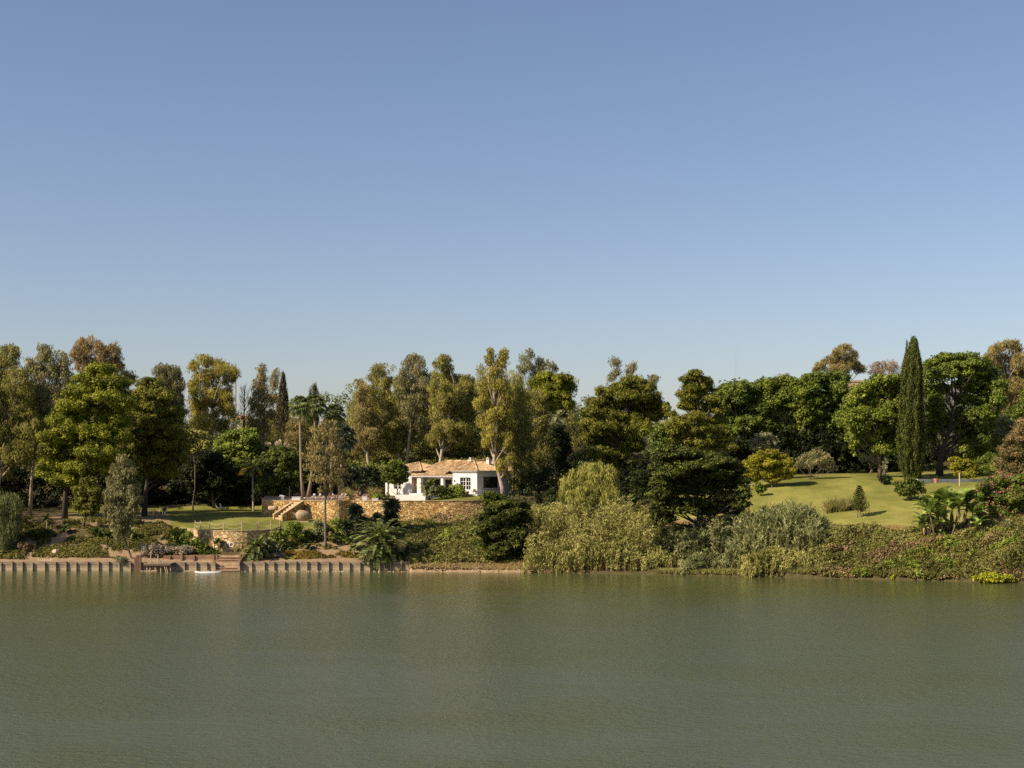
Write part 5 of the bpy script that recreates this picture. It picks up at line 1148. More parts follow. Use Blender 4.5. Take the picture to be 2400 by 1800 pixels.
# ---- palms
GP = 'fan palms behind the terrace'
fan_palm('fan_palm', 'tallest fan palm with a slender bare trunk, leftmost of the fan palms', 223, 712, [(706,1120),(704,1040),(703,960),(702,948)], 30, 'palm', 31, .20, 34, 16, GP)
fan_palm('fan_palm', 'fan palm with a leaning trunk and bright crown right beside the tallest palm', 229, 722, [(728,1130),(737,1060),(738,990),(737,945)], 33, 'palm', 32, .22, 36, 34, GP)
fan_palm('fan_palm', 'rightmost high fan palm crown standing against the sky', 232, 776, [(776,1120),(779,1040),(782,1000),(783,968)], 32, 'palm', 33, .22, 34, 26, GP)
fan_palm('fan_palm', 'lower dark fan palm with a reddish skirt behind the slim pale gum', 236, 797, [(799,1120),(802,1060),(804,1022)], 38, 'palmdk', 34, .24, 36, 40, GP)
feather_palm('queen_palm', 'pale-trunked feather palm with yellowing fronds at the back of the left lawn', 233, 592.5, 1098, 40, 'palm', 22, M_palmgr, .17, 35, (-.2,1.3), .5, 1.9, 594, dead=4, leafw=.08)
T('slim_gum', 'slim pale-trunked gum growing on the bank in front of the terrace wall', 'tree', 200.5, 763,
  [(768,992,22,11),(745,1008,22,13),(785,1010,18,13),(765,1025,34,15),(735,1035,18,14),(795,1035,14,16),(755,1052,34,15),(785,1060,22,15),(725,1072,16,12),(760,1080,40,15),(800,1085,14,14),(735,1098,26,13),(775,1105,30,14),(805,1112,14,13),(750,1122,26,12),(785,1132,22,12),(762,1148,18,9)],
  'euc', 'euct', M_bark, .21, 36, spread=1.0, path=[(763,1270),(762,1180),(763,1120),(766,1040),(768,1000)], dens=1.5, twigs=7, kw=dict(r=.62, fl=.8, cover=.85, fill=0, grow=(1.15,1.05)))

# ---- yuccas and grasses left of the house
yucca('yucca_clump', 'wide dark yucca clump left of the white villa', 230, [(806,1118,15),(822,1106,16),(838,1118,17),(852,1104,15),(866,1116,17),(882,1126,15),(845,1134,16),(815,1138,14),(872,1140,13)], 'palmdk', 'yucca', 41, n=240, w=.2)
def grass_clump(name, label, px, D, Lm, spread, nb, mat='straw', seed=1, cat='grass clump', n=30, lean=.55, w=.04):
    rng = np.random.RandomState(seed); root = empty(name, loc(px, D)); tag(root, label, cat); lv = Leaves()
    base = np.array([G(px + rng.uniform(-1,1)*spread/S(D), D + rng.uniform(-1,1)*min(spread, 1.2)) for _ in range(nb)]); tufts(lv, rng, base, n, Lm, .12, w, lean); lv.build('blades', LM[mat], root); return root
grass_clump('grass_clump', 'tawny arching grass clump on the terrace left of the dark yucca', 818, 222.5, 1.9, .8, 14, 'straw', 42, n=26)
grass_clump('grass_clump', 'tawny arching grass clump at the left corner of the white villa', 878, 223, 2.1, .7, 14, 'straw', 43, n=26)
pp_ = empty('potted_agave', (X(838.5,218), 217.95, ZT+.7)); tag(pp_, 'pinkish spiky plant in a pot on the right stone pillar', 'potted plant'); m = MB(); m.lathe([(.16,0),(.24,.28),(.24,.32)], n=12); m.build('pot', M_pot, pp_, world=False)
lv = Leaves(); spiky(lv, np.random.RandomState(3), np.array(root_of(pp_))+np.array([0,0,.45]), .6, 70, .05, -.3); lv.build('leaves', LM['lav'], pp_)
for i, (px, D, r, lab) in enumerate(((886,220.5,.8,'low round green bush on the terrace in front of the villa wall'),(905,221.5,.7,'olive round bush beside the long white parapet, left end'))):
    T('round_bush', lab, 'shrub', D, px, [(px, (HY - (gz(px,D)+r*.7-H)*F/D), r/S(D), r*.75/S(D))], 'shrub', ['shrub','broad'][i], tr=.06, seed=50+i, spread=.05)
T('loquat_tree', 'round dark-leaved little tree with several bare stems in front of the villa', 'tree', 223.5, 930,
  [(928,1090,18,9),(915,1100,17,10),(942,1100,17,10),(907,1112,14,10),(928,1112,22,11),(948,1114,14,10),(905,1125,12,9),(922,1127,16,9),(945,1127,14,9)], 'broad', 'broad', M_bark, .12, 52, spread=.5, kw=dict(r=.6,L=.26,W=.15,grow=(1,1)), path=[(931,1150),(930,1125)], depth=1.0)
feather_palm('young_palm', 'small bright fan-like palm in front of the veranda', 220.5, 1006, 1141, 24, 'palm', 20, M_palmtr, .16, 53, (-.1,1.3), .45, 1.1, 1005, leafw=.10)
def bush(name, label, D, lobes, mat, seed, cat='shrub', kind='shrub', kw=None, spread=None, dens=None, leaf=1.0, flowers=None, bark=None, tr=.07):
    bx = float(np.mean([l[0] for l in lobes]))
    def ex(root, rng, C, R, k):
        if flowers:
            fl = Leaves(); kk = dict(k); kk['L'] = .16; kk['W'] = .14; n = int(len(C)*flowers[1]); idx = rng.choice(len(C), n); d = unit(rng.normal(size=(n,3))); d[:,1] = -abs(d[:,1])
            d[:,2] = abs(d[:,2]); q = C[idx] + unit(d)*R[idx][:,None]*1.0
            puff_leaves(fl, rng, q, R[idx]*.28, kk, dens=3); fl.build('flowers', LM[flowers[0]], root)
    return tree(name, label, cat, D, bx, lobes, kind, mat, bark, tr, seed, spread=spread, kw=kw, twigs=1, dens=dens, leaf=leaf, extra=ex if flowers else None)
bush('garden_shrub', 'pale-leaved shrub left half of the villa hedge beside the young palm', 219.6, [(1002,1150,10,7),(1018,1146,12,9),(1005,1160,12,8)], 'silver', 54)
bush('garden_shrub', 'dark green shrub with red flowers in the middle of the villa hedge', 219.8, [(1036,1148,14,10),(1050,1152,12,9),(1030,1160,14,8),(1048,1163,14,7)], 'broad', 55, flowers=('pink', .2))
bush('garden_shrub', 'rounded dense green shrub at the right end of the villa hedge', 219.8, [(1068,1144,15,9),(1080,1150,10,9),(1062,1156,12,9),(1076,1160,12,8)], 'shrub', 56)
bush('potted_flowers', 'small bush of orange and white flowers right of the villa hedge', 219.8, [(1096,1158,5,5),(1090,1161,4,4)], 'orangef', 57, cat='flowers', flowers=('white', 1.5))

# ---- trees behind the house
T('gum_tree', 'red-tipped gum tree with a low left plume, leftmost behind the villa', 'tree', 262, 868,
  [(842,900,16,11),(852,912,17,11),(848,930,16,15),(858,952,20,18),(850,975,22,20),(868,985,24,22),(848,1005,26,20),(870,1020,28,20),(845,1035,22,18),(866,1048,26,16),(838,1058,18,14)], 'euc', 'euct', M_barkg, .35, 61, dens=2.1, twigs=7, spread=2, path=[(862,1080),(858,1030),(852,940)])
T('gum_tree', 'tall two-plumed gum tree behind the left half of the villa', 'tree', 265, 935,
  [(892,866,22,12),(878,885,18,18),(905,890,16,16),(888,912,24,20),(872,935,18,20),(905,935,22,20),(885,965,26,24),(918,970,22,22),(898,1000,32,22),(930,1010,24,22),(890,1035,28,20),(925,1045,28,18)], 'euc', 'euc', M_barkg, .38, 62, dens=2.3, twigs=6, spread=2, path=[(938,1080),(925,1030),(900,930),(892,880)])
T('gum_tree', 'gum tree with a broad high crown behind the middle of the villa', 'tree', 264, 955,
  [(972,842,22,11),(955,856,16,12),(985,856,14,12),(968,876,30,16),(945,888,16,20),(1000,880,20,14),(975,902,34,18),(950,925,26,22),(1000,915,24,18),(980,940,30,20),(955,965,26,24),(1000,950,20,24),(975,990,28,24),(950,1020,26,20)], 'euc', 'eucg', M_barkg, .36, 63, dens=2.4, twigs=6, spread=2.2)
T('gum_tree', 'dense olive gum tree with a narrow top plume behind the villa ridge', 'tree', 258, 1032,
  [(1042,842,18,10),(1032,858,17,13),(1050,865,14,12),(1035,885,22,16),(1025,910,24,20),(1062,890,20,14),(1090,892,24,12),(1055,915,28,18),(1090,915,26,18),(1040,940,32,20),(1078,945,34,20),(1108,935,16,22),(1030,970,28,20),(1065,975,34,22),(1100,975,24,24),(1040,1005,30,20),(1080,1010,30,20),(1060,1035,34,14),(1020,1030,20,16)], 'euc', 'euc', M_barkg, .4, 64, dens=2.9, spread=2.5)
T('gum_tree', 'big yellow-green gum tree whose pale trunk stands in front of the villa window', 'tree', 220.5, 1181,
  [(1150,826,11,10),(1182,828,12,12),(1146,845,12,12),(1176,850,16,14),(1160,868,20,13),(1152,892,18,16),(1176,895,18,16),(1135,915,16,18),(1162,920,24,18),(1190,925,14,20),(1128,945,20,18),(1155,955,26,18),(1182,960,20,20),(1138,985,24,18),(1168,990,26,18),(1195,995,16,20),(1150,1015,22,16),(1185,1025,20,16),(1165,1045,20,14),(1180,1070,16,14),(1176,1092,16,13),(1184,1110,11,10),(1168,1000,22,16),(1148,1038,18,12),(1162,870,20,14),(1168,905,24,14),(1158,970,24,14),(1172,945,22,14),(1190,1040,14,12),(1195,1075,10,12)],
  'euc', 'eucy', M_barkg, .40, 65, dens=2.9, spread=1.8, path=[(1177,1140),(1168,1105),(1158,1080),(1164,1020),(1163,960)], twigs=5)
T('gum_tree', 'airy grey gum tree against the sky right of the tall yellow-green one', 'tree', 262, 1245,
  [(1243,830,14,10),(1228,842,14,11),(1262,848,12,10),(1285,855,15,11),(1300,862,10,8),(1238,862,18,13),(1268,866,18,12),(1220,868,12,16),(1215,890,14,14),(1250,882,16,12)], 'euc', 'silver', M_barkg, .3, 66, dens=1.7, twigs=8, spread=1.5)
T('round_pine', 'round-topped olive-yellow pine behind the right end of the villa', 'pine tree', 250, 1295,
  [(1285,882,26,13),(1318,886,24,13),(1258,900,22,15),(1300,906,36,15),(1335,905,15,16),(1268,925,32,15),(1315,928,34,15),(1290,948,38,15),(1255,950,24,15),(1330,948,18,14),(1300,970,34,14)], 'pine', 'pine', M_bark, .35, 67)
T('gum_thicket_tree', 'shady many-stemmed gum over the right end of the villa, nearer one', 'tree', 226, 1214,
  [(1212,905,18,20),(1225,930,22,20),(1208,955,20,20),(1232,965,22,20),(1214,990,22,20),(1238,1000,20,20),(1205,1020,16,18),(1226,1030,22,18),(1240,1050,16,20),(1215,1060,18,14),(1232,1080,18,14),(1226,1105,16,14),(1205,1085,12,16),(1246,1105,14,16),(1212,1130,13,16),(1236,1138,16,14),(1254,1130,12,18)], 'euc', 'euc', M_bark, .18, 68, dens=2.2, twigs=6, spread=1.2)
T('gum_thicket_tree', 'shady many-stemmed gum beside the feather palm, farther right', 'tree', 233, 1262,
  [(1262,930,20,18),(1250,965,20,20),(1275,960,18,20),(1262,995,22,22),(1280,1010,14,20),(1255,1030,20,20),(1275,1050,16,20),(1250,1065,18,18),(1268,1085,16,16)], 'euc', 'euc', M_bark, .18, 69, dens=2.2, twigs=5, spread=1.2)
feather_palm('feather_palm', 'date palm with drooping brownish fronds among the trees right of the villa', 240, 1302, 985, 46, 'silver', 26, M_palmtr, .3, 70, (-.4,1.2), .6, 1.8, 1302)
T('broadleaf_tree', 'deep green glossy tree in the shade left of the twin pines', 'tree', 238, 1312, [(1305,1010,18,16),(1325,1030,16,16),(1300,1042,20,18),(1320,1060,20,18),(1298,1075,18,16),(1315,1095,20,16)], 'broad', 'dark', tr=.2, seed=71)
T('pine_tree', 'broad double-crowned pine in the middle of the picture right of the villa', 'pine tree', 234, 1455,
  [(1485,893,28,13),(1465,908,34,14),(1510,908,26,15),(1432,918,36,15),(1485,930,42,16),(1528,935,20,18),(1408,942,34,16),(1450,950,40,16),(1505,955,34,18),(1385,968,26,16),(1425,972,38,16),(1475,978,36,16),(1525,975,24,18),(1378,995,22,16),(1415,1002,40,16),(1460,1008,30,16),(1500,1005,30,20),(1388,1030,30,16),(1432,1035,36,16),(1480,1045,30,18),(1400,1060,32,15),(1442,1068,28,14),(1425,1092,28,13),(1550,960,12,20)], 'pine', 'pine2', M_barkd, .5, 72, spread=3.0, depth=1.0)
T('gum_tree', 'three small gum tops peeping above the broad double-crowned pine', 'tree', 272, 1470,
  [(1441,848,14,12),(1447,868,10,12),(1432,884,14,10),(1483,856,14,12),(1478,875,12,10),(1532,888,15,9),(1528,905,10,14),(1540,932,8,14),(1530,950,14,14)], 'euc', 'eucg', M_barkg, .25, 73, dens=2.2, twigs=5, spread=.8)
T('pine_tree', 'tall layered pine above the spreading dark tree near the shore', 'pine tree', 226, 1640,
  [(1630,875,18,9),(1612,890,20,10),(1645,892,20,10),(1662,893,8,9),(1625,908,30,11),(1655,912,22,10),(1600,922,16,10),(1635,930,34,12),(1668,935,22,11),(1612,950,26,12),(1650,955,32,12),(1562,955,9,12),(1572,970,12,8),(1688,960,20,10),(1630,978,32,12),(1672,985,28,12),(1595,992,24,12),(1570,1010,18,12),(1645,1005,36,13),(1612,1018,34,13),(1690,1012,24,11),(1590,1035,24,12),(1640,1038,40,14),(1680,1042,26,12),(1712,1048,18,9),(1615,1060,30,12)], 'pine', 'pine2', M_bark, .36, 74, spread=1.6, path=[(1640,1150),(1642,1050),(1636,950),(1630,880)], depth=1.0)
T('shade_tree', 'light green small tree in the gap left of the tall layered pine', 'tree', 226, 1545, [(1548,1008,14,12),(1540,1028,14,14),(1556,1035,14,16),(1545,1055,18,14)], 'broad', 'jac', tr=.15, seed=75)
T('spreading_tree', 'large dark green tree with flat spreading layers leaning over the shore', 'tree', 197, 1632,
  [(1575,1052,26,9),(1550,1068,20,10),(1608,1062,34,10),(1650,1070,38,10),(1690,1082,34,11),(1585,1082,44,12),(1545,1095,22,12),(1635,1092,46,12),(1720,1100,28,13),(1575,1108,42,12),(1670,1108,44,13),(1618,1120,46,13),(1728,1128,26,14),(1555,1130,32,12),(1690,1135,42,13),(1590,1145,44,12),(1645,1148,46,12),(1545,1158,26,12),(1745,1152,18,14),(1710,1162,34,12),(1570,1175,36,10),(1625,1178,44,10),(1675,1182,36,10),(1545,1188,22,12),(1735,1182,20,10),(1538,1212,14,14),(1560,1215,22,12),(1600,1196,36,8),(1660,1198,36,8),(1715,1196,26,8)],
  'layer', 'deep', M_barkd, .28, 76, spread=2.8, path=[(1640,1250),(1636,1210),(1630,1150),(1625,1090)], depth=1.0, twigs=4, kw=dict(r=.85))

# ---- green trees right
GJ = 'green domed trees at the back of the right lawn'
J = 'jac'
T('green_tree', 'leftmost of the massed green trees behind the right lawn', 'tree', 250, 1735,
  [(1705,912,26,13),(1738,906,28,13),(1690,930,20,16),(1725,932,34,16),(1762,928,26,16),(1700,958,28,16),(1745,960,36,16),(1780,965,22,18),(1710,985,32,16),(1755,990,34,16),(1725,1010,34,16),(1770,1020,28,18),(1700,1020,22,20),(1740,1045,34,16)], 'broad', J, M_bark, .4, 81, group=GJ)
T('green_tree', 'massed green tree behind the golden tree, second from left at the back of the lawn', 'tree', 251, 1835,
  [(1798,898,28,12),(1835,892,26,12),(1868,898,22,12),(1812,920,34,15),(1855,922,32,15),(1800,945,26,16),(1838,948,34,16),(1875,945,24,18),(1815,972,30,16),(1855,975,34,18),(1885,975,20,18),(1800,1000,24,18),(1840,1005,34,18),(1870,1015,26,20),(1820,1035,34,16)], 'broad', 'jac2', M_bark, .4, 82, group=GJ)
T('green_tree', 'massed green tree above the open grey fruit tree at the back of the right lawn', 'tree', 252, 1940,
  [(1905,888,26,13),(1940,884,24,12),(1975,885,20,14),(1895,912,24,16),(1930,912,34,15),(1970,912,26,16),(1910,940,32,16),(1950,942,32,16),(1985,945,18,20),(1900,970,26,18),(1940,975,32,18),(1975,985,24,20),(1920,1005,32,18),(1960,1015,28,20)], 'broad', J, M_bark, .4, 83, group=GJ)
T('green_tree', 'bright green tree with cascading branches just left of the tall cypress', 'tree', 228, 2062,
  [(2075,888,26,12),(2045,900,24,12),(2100,895,18,14),(2020,915,22,13),(2060,920,34,14),(2095,925,24,16),(2000,938,20,15),(2035,942,32,15),(2078,950,32,16),(1985,965,18,16),(2015,968,28,15),(2060,975,30,16),(2098,970,20,20),(1988,990,16,16),(2020,998,24,16),(2060,1005,28,16),(1998,1018,14,16),(2045,1028,26,14),(2085,1020,22,20),(2002,1045,9,18),(2068,1055,24,12),(2082,1040,20,16)], 'broad', 'jac2', M_bark, .35, 84, depth=.9)
T('domed_tree', 'very large domed green tree with a thick forked trunk right of the tall cypress', 'tree', 232, 2202,
  [(2225,838,30,10),(2262,838,28,11),(2190,850,24,12),(2295,850,26,12),(2240,860,40,12),(2170,875,20,16),(2205,880,32,14),(2275,875,34,15),(2320,875,24,15),(2165,908,14,20),(2195,912,28,15),(2255,903,22,12),(2300,905,32,16),(2345,905,20,18),(2190,945,24,18),(2265,938,26,15),(2310,938,30,16),(2342,940,18,16),(2200,975,24,16),(2250,970,22,15),(2290,972,32,16),(2325,970,22,18),(2185,1000,18,16),(2235,1000,20,12),(2275,1005,32,16),(2310,1005,20,16),(2180,1030,14,14),(2265,1030,24,12),(2300,1030,18,12)],
  'broad', J, M_barkd, .55, 85, spread=2.8, path=[(2203,1085),(2208,1060),(2225,1010),(2240,940)], limbs=.9, twigs=4, depth=1.0)
cypress('tall_cypress', 'tall dark green column cypress with a twin tip on the right lawn', 225.5, 2136, 800, 1117, [(800,2142,5),(815,2141,10),(850,2137,19),(900,2134,26),(960,2133,30),(1020,2134,32),(1070,2136,29),(1100,2137,24),(1117,2138,16)], 'cyp', 86,
        tips=((2145,806,794,5),(2137,808,797,4),(2125,850,798,5)), n_puff=2800)
T('gum_tree', 'tan rounded gum tree on the hill against the sky left of the cypress', 'tree', 292, 1980,
  [(1980,814,18,9),(1965,828,22,11),(1995,832,16,12),(1950,846,24,12),(1985,850,24,12),(1925,858,18,9),(2005,858,14,10),(1965,866,30,10),(2020,865,12,9),(1915,868,12,7)], 'euc', 'euct', M_barkg, .32, 87, dens=3, twigs=5, spread=2)
T('dry_tree', 'sparse dry brown tree on the skyline immediately left of the cypress', 'tree', 292, 2075, [(2060,858,20,10),(2085,852,20,10),(2045,870,16,9),(2072,872,26,10),(2098,862,12,12)], 'airy', 'twig', M_barkg, .3, 88, twigs=14, dens=1.6)
T('gum_tree', 'rusty olive gum tree at the top right corner of the tree line', 'tree', 262, 2362,
  [(2362,806,22,9),(2340,820,22,11),(2380,818,18,12),(2320,838,20,12),(2355,842,28,14),(2392,845,20,18),(2330,862,22,14),(2368,872,28,16),(2400,880,20,20),(2345,892,22,16),(2380,905,26,18),(2340,925,22,18),(2372,940,26,18),(2405,930,20,24),(2350,960,26,16),(2330,985,18,16)], 'euc', 'euct', M_barkg, .4, 89, dens=3, spread=2)
T('gum_tree', 'pale bushy tree on the slope under the rusty gum at the right edge', 'tree', 250, 2385, [(2385,965,24,16),(2400,990,22,18),(2370,985,20,14),(2420,950,25,40)], 'broad', 'jac', M_bark, .25, 90)
T('olive_bush', 'grey-green rounded olive on the slope right of the domed tree', 'tree', 242, 2350, [(2345,985,22,12),(2362,1000,22,14),(2335,1005,18,14),(2350,1020,24,12)], 'broad', 'silver', M_bark, .2, 91, kw=dict(L=.26,W=.12))
T('round_shrub', 'rounded green shrub behind the right end of the low white wall', 'shrub', 224, 2318, [(2318,1072,20,9),(2302,1085,18,11),(2335,1085,18,12),(2318,1098,28,13),(2300,1108,14,10),(2338,1105,14,12)], 'shrub', 'jac', seed=92, tr=.12, kw=dict(r=.7))
T('yellow_shrub_tree', 'small yellow-green layered tree behind the low white wall', 'tree', 223.5, 2250, [(2240,1078,15,7),(2262,1085,16,8),(2238,1094,14,7),(2258,1102,18,7),(2280,1095,14,9),(2272,1112,18,8),(2248,1112,12,6)], 'layer', 'yel', tr=.09, seed=93, kw=dict(r=.55, L=.24, W=.15))
T('hillside_bush', 'green bushy tree between the domed tree trunk and the right shrub', 'tree', 240, 2300, [(2285,1040,22,14),(2310,1050,20,14),(2330,1040,18,14),(2295,1062,22,12),(2270,1055,16,12)], 'broad', 'jac2', seed=94, tr=.2)
T('golden_tree', 'golden yellow-leaved small tree at the left edge of the right lawn', 'tree', 219, 1809,
  [(1800,1062,24,8),(1775,1074,20,9),(1825,1072,22,9),(1755,1085,14,9),(1800,1085,30,10),(1845,1085,14,10),(1775,1098,22,9),(1825,1100,26,10),(1855,1105,10,9),(1758,1108,14,10),(1795,1112,20,8),(1840,1116,16,8),(1815,1125,14,7),(1770,1122,12,8)], 'broad', 'yel', M_bark, .14, 95, kw=dict(r=.65, L=.24, W=.14), spread=.8)
T('loquat_tree', 'pale green large-leaved tree behind the golden tree', 'tree', 229, 1792, [(1792,1022,18,8),(1775,1035,18,10),(1808,1034,16,10),(1785,1050,22,10),(1812,1052,14,10)], 'broad', 'silver', seed=96, tr=.15, kw=dict(r=.7,L=.42,W=.22))
T('fruit_tree', 'open-crowned grey fruit tree with arching bare limbs on the right lawn', 'tree', 226, 1898,
  [(1915,1058,14,8),(1900,1068,20,8),(1928,1070,18,9),(1882,1078,16,8),(1912,1082,22,8),(1945,1082,14,9),(1872,1090,12,7),(1930,1094,14,6),(1955,1098,9,9),(1895,1094,12,5)], 'airy', 'eucg', M_barkg, .15, 97, dens=2.3, twigs=9, path=[(1898,1108),(1905,1085)], kw=dict(r=.5), spread=1.2)
T('citrus_tree', 'tiny round-headed tree on a thin stem left of the golden tree', 'tree', 214, 1781, [(1781,1137,9,6),(1775,1146,8,6),(1788,1146,8,6),(1782,1153,7,5)], 'shrub', 'jac', tr=.05, seed=98, spread=.1, kw=dict(r=.35))
T('lawn_shrub', 'rounded green shrub with a short stem standing alone on the right lawn', 'shrub', 204.6, 2130, [(2132,1125,18,7),(2115,1136,16,8),(2148,1135,16,8),(2132,1142,24,9),(2108,1150,12,6),(2158,1150,12,8),(2130,1156,20,7)], 'shrub', 'broad', tr=.1, seed=99, kw=dict(r=.45), path=[(2131,1160),(2132,1145)], spread=.5)
yucca('slim_yucca', 'narrow yucca with dead leaves on its stem and a dark bushy foot', 218, [(2075,1082,10),(2073,1094,9),(2076,1105,8),(2068,1122,11),(2080,1122,11),(2074,1114,10)], 'silver', 'yucca', 100, base_px=2075, n=70, w=.06)
T('yucca_foot_bush', 'small dark bush around the foot of the slim yucca', 'shrub', 216.8, 2074, [(2068,1124,9,8),(2081,1125,9,8),(2075,1131,10,6)], 'shrub', 'dark', tr=.05, seed=101, spread=.1, kw=dict(r=.4))
bsh = [(2010,1080,'half-hidden thin tree in the shade behind the right lawn, left of the slim yucca')]
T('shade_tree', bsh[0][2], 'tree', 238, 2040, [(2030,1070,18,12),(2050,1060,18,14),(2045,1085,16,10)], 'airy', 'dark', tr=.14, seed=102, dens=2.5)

# norfolk pine: tiers of upswept branches
def norfolk(px, D, label):
    root = empty('norfolk_pine', loc(px, D)); tag(root, label, 'conifer'); rng = np.random.RandomState(5); lv = Leaves(); m = MB(); b = G(px, D, -.1); Ht = (HY-1137)*0 + zy(1139, D) - b[2]
    for dx in (-.28, .2): m.tube([b + np.array([dx,0,0]), b + np.array([dx*.7,0,1.2]), b + np.array([0 if dx < 0 else .5,0,2.6 if dx > 0 else Ht])], [.09,.07,.02], 6)
    for i in range(13):
        z = 1.1 + (Ht-1.2)*i/12; r = (1.2*(1-i/13)**.85 + .12)*(.75 if i < 2 else 1); nb = 7
        for j in range(nb):
            az = j*2*math.pi/nb + i*.7; o = np.array([math.cos(az), math.sin(az), 0.]); p = b + np.array([0,0,z])
            for k in range(6):
                t = (k+1)/6; q = p + o*r*t + np.array([0,0,r*.35*t*t]); lv.add(q[None].repeat(7,0) + rng.normal(size=(7,3))*.03, unit(np.tile(o*.6+np.array([0,0,1.]),(7,1)) + rng.normal(size=(7,3))*.2), unit(rng.normal(size=(7,3))), .20*np.ones(7), .12*np.ones(7), rng.uniform(0,1,7))
            m.tube([p, p + o*r + np.array([0,0,r*.3])], [.025,.01], 3, cap=False)
    # low side shoots at right
    for j in range(26):
        q = b + np.array([rng.uniform(.2,1.5), rng.uniform(-.5,.5), rng.uniform(.8,2.3)]); lv.add(q[None].repeat(5,0)+rng.normal(size=(5,3))*.06, unit(np.tile(np.array([.3,0,1.]),(5,1)) + rng.normal(size=(5,3))*.4), unit(rng.normal(size=(5,3))), .26*np.ones(5), .10*np.ones(5), rng.uniform(0,1,5))
        m.tube([b + np.array([.15,0,.9]), q], [.03,.012], 3, cap=False)
    lv.build('crown', LM['cyp'], root); m.build('trunk', M_bark, root)
norfolk(2014, 197.5, 'small tiered conifer with a forked stem in the middle of the right lawn')
grass_clump('pampas_clump', 'wide dome of tawny tall grass on the right lawn', 1966, 202.5, 1.6, 1.9, 90, 'straw', 103, n=34, lean=1.0)
sp = empty('planted_stake', loc(2249, 213)); tag(sp, 'pale wooden stake beside the low white wall', 'stake'); m = MB(); m.tube([(0,0,-.2),(0,0,2.0)], .10, 8); m.build('stake_shaft', M_postw, sp, world=False); m = MB(); m.tube([(-.12,0,2.003),(.12,0,2.2)], .07, 6); m.build('stake_tie', M_wood, sp, world=False)

# banana-like clump
def banana(name, label, D, stems, seed=1):
    rng = np.random.RandomState(seed); bx = np.mean([s_[0] for s_ in stems]); root = empty(name, loc(bx, D)); tag(root, label, 'banana plant'); lv = Leaves(); st = Leaves(); m = MB()
    for (bx_, cx, cy, L, nl) in stems:
        Dd = D + rng.uniform(-1.2, 1.2); b = G(bx_, Dd, -.1); c = P(cx, cy, Dd); m.tube([b, (b+c)/2 + np.array([.05,0,0]), c], [.14,.12,.09], 7)
        for i in range(nl):
            az = i*2.39996 + rng.uniform(-.3,.3); e = rng.uniform(.45, 1.45); LL = L*rng.uniform(.7,1.1); p = c.copy(); side = np.array([-math.sin(az), math.cos(az), 0.]); pr = None; tn = rng.uniform(.1,.9)
            for k in range(8):
                d = np.array([math.cos(az)*math.cos(e), math.sin(az)*math.cos(e), math.sin(e)]); q = p + d*LL/8; f = [.04,.06,.34,.42,.44,.42,.34,.22,.02]
                up = np.cross(d, side); up = up if up[2] > 0 else -up
                for sg in (-1,1):
                    sv_ = unit((side*sg + up*.35)[None]); w0, w1 = f[k]*LL*.42, f[k+1]*LL*.42
                    V = np.stack([p[None], p[None]+sv_*w0, q[None]+sv_*w1, q[None]], 1); lv.V.append(V); lv.T.append(np.clip(np.array([tn + rng.uniform(-.12,.12)]), 0, 1))
                p = q; e -= .07 + .03*k
        for i in range(10):
            az = rng.uniform(0,6.28); o = np.array([math.cos(az), math.sin(az), 0.]); h = b + (c-b)*rng.uniform(.55,1); st.add((h+o*.22-np.array([0,0,.5]))[None], unit((np.array([0,0,-1.])+o*.25)[None]), o[None], np.array([1.3]), np.array([.28]), np.array([rng.uniform(.1,.8)]))
    lv.build('leaves', LM['banana'], root); m.build('stem', M_bark, root, smooth=True); st.build('dead_leaves', LM['brown'], root)
banana('banana_clump', 'clump of big paddle-leaved plants with dead brown leaves on the right bank', 185.6, [(2192,2180,1205,3.0,14),(2202,2195,1188,3.2,14),(2212,2215,1182,3.2,14),(2220,2232,1195,3.0,14),(2186,2165,1228,2.5,13),(2228,2250,1185,3.1,13),(2208,2205,1215,2.6,12),(2245,2268,1180,3.2,13),(2255,2280,1205,2.6,11),(2196,2172,1200,2.8,12),(2215,2192,1235,2.2,12),(2175,2160,1245,2.0,12),(2230,2225,1242,2.2,12),(2200,2198,1248,2.0,12),(2262,2290,1235,2.2,11)], 7)

# bougainvillea / oleander mass at right
bush('flowering_shrub', 'large rust-leaved shrub above the pink-flowering one at the right edge', 193, [(2378,1030,22,14),(2400,1010,24,24),(2360,1060,22,16),(2395,1060,28,18),(2345,1085,20,14),(2378,1095,32,18),(2355,1115,26,14),(2410,1100,24,26)], 'rust', 121, kind='broad', kw=dict(r=.75,L=.22,W=.13), spread=1.0, tr=.15)
bush('flowering_shrub', 'large green shrub covered in pink flowers at the right edge above the bank', 189, [(2310,1140,20,10),(2335,1128,22,12),(2370,1130,30,14),(2400,1130,22,20),(2298,1160,16,12),(2325,1162,28,14),(2362,1165,32,16),(2395,1170,24,20),(2290,1185,14,12),(2318,1190,26,14),(2350,1200,32,16),(2388,1208,28,18),(2305,1215,22,12),(2340,1225,30,12),(2378,1235,30,14)], 'jac', 122, kind='broad', kw=dict(r=.7,L=.22,W=.13), spread=1.0, flowers=('pink', 1.6), tr=.15)

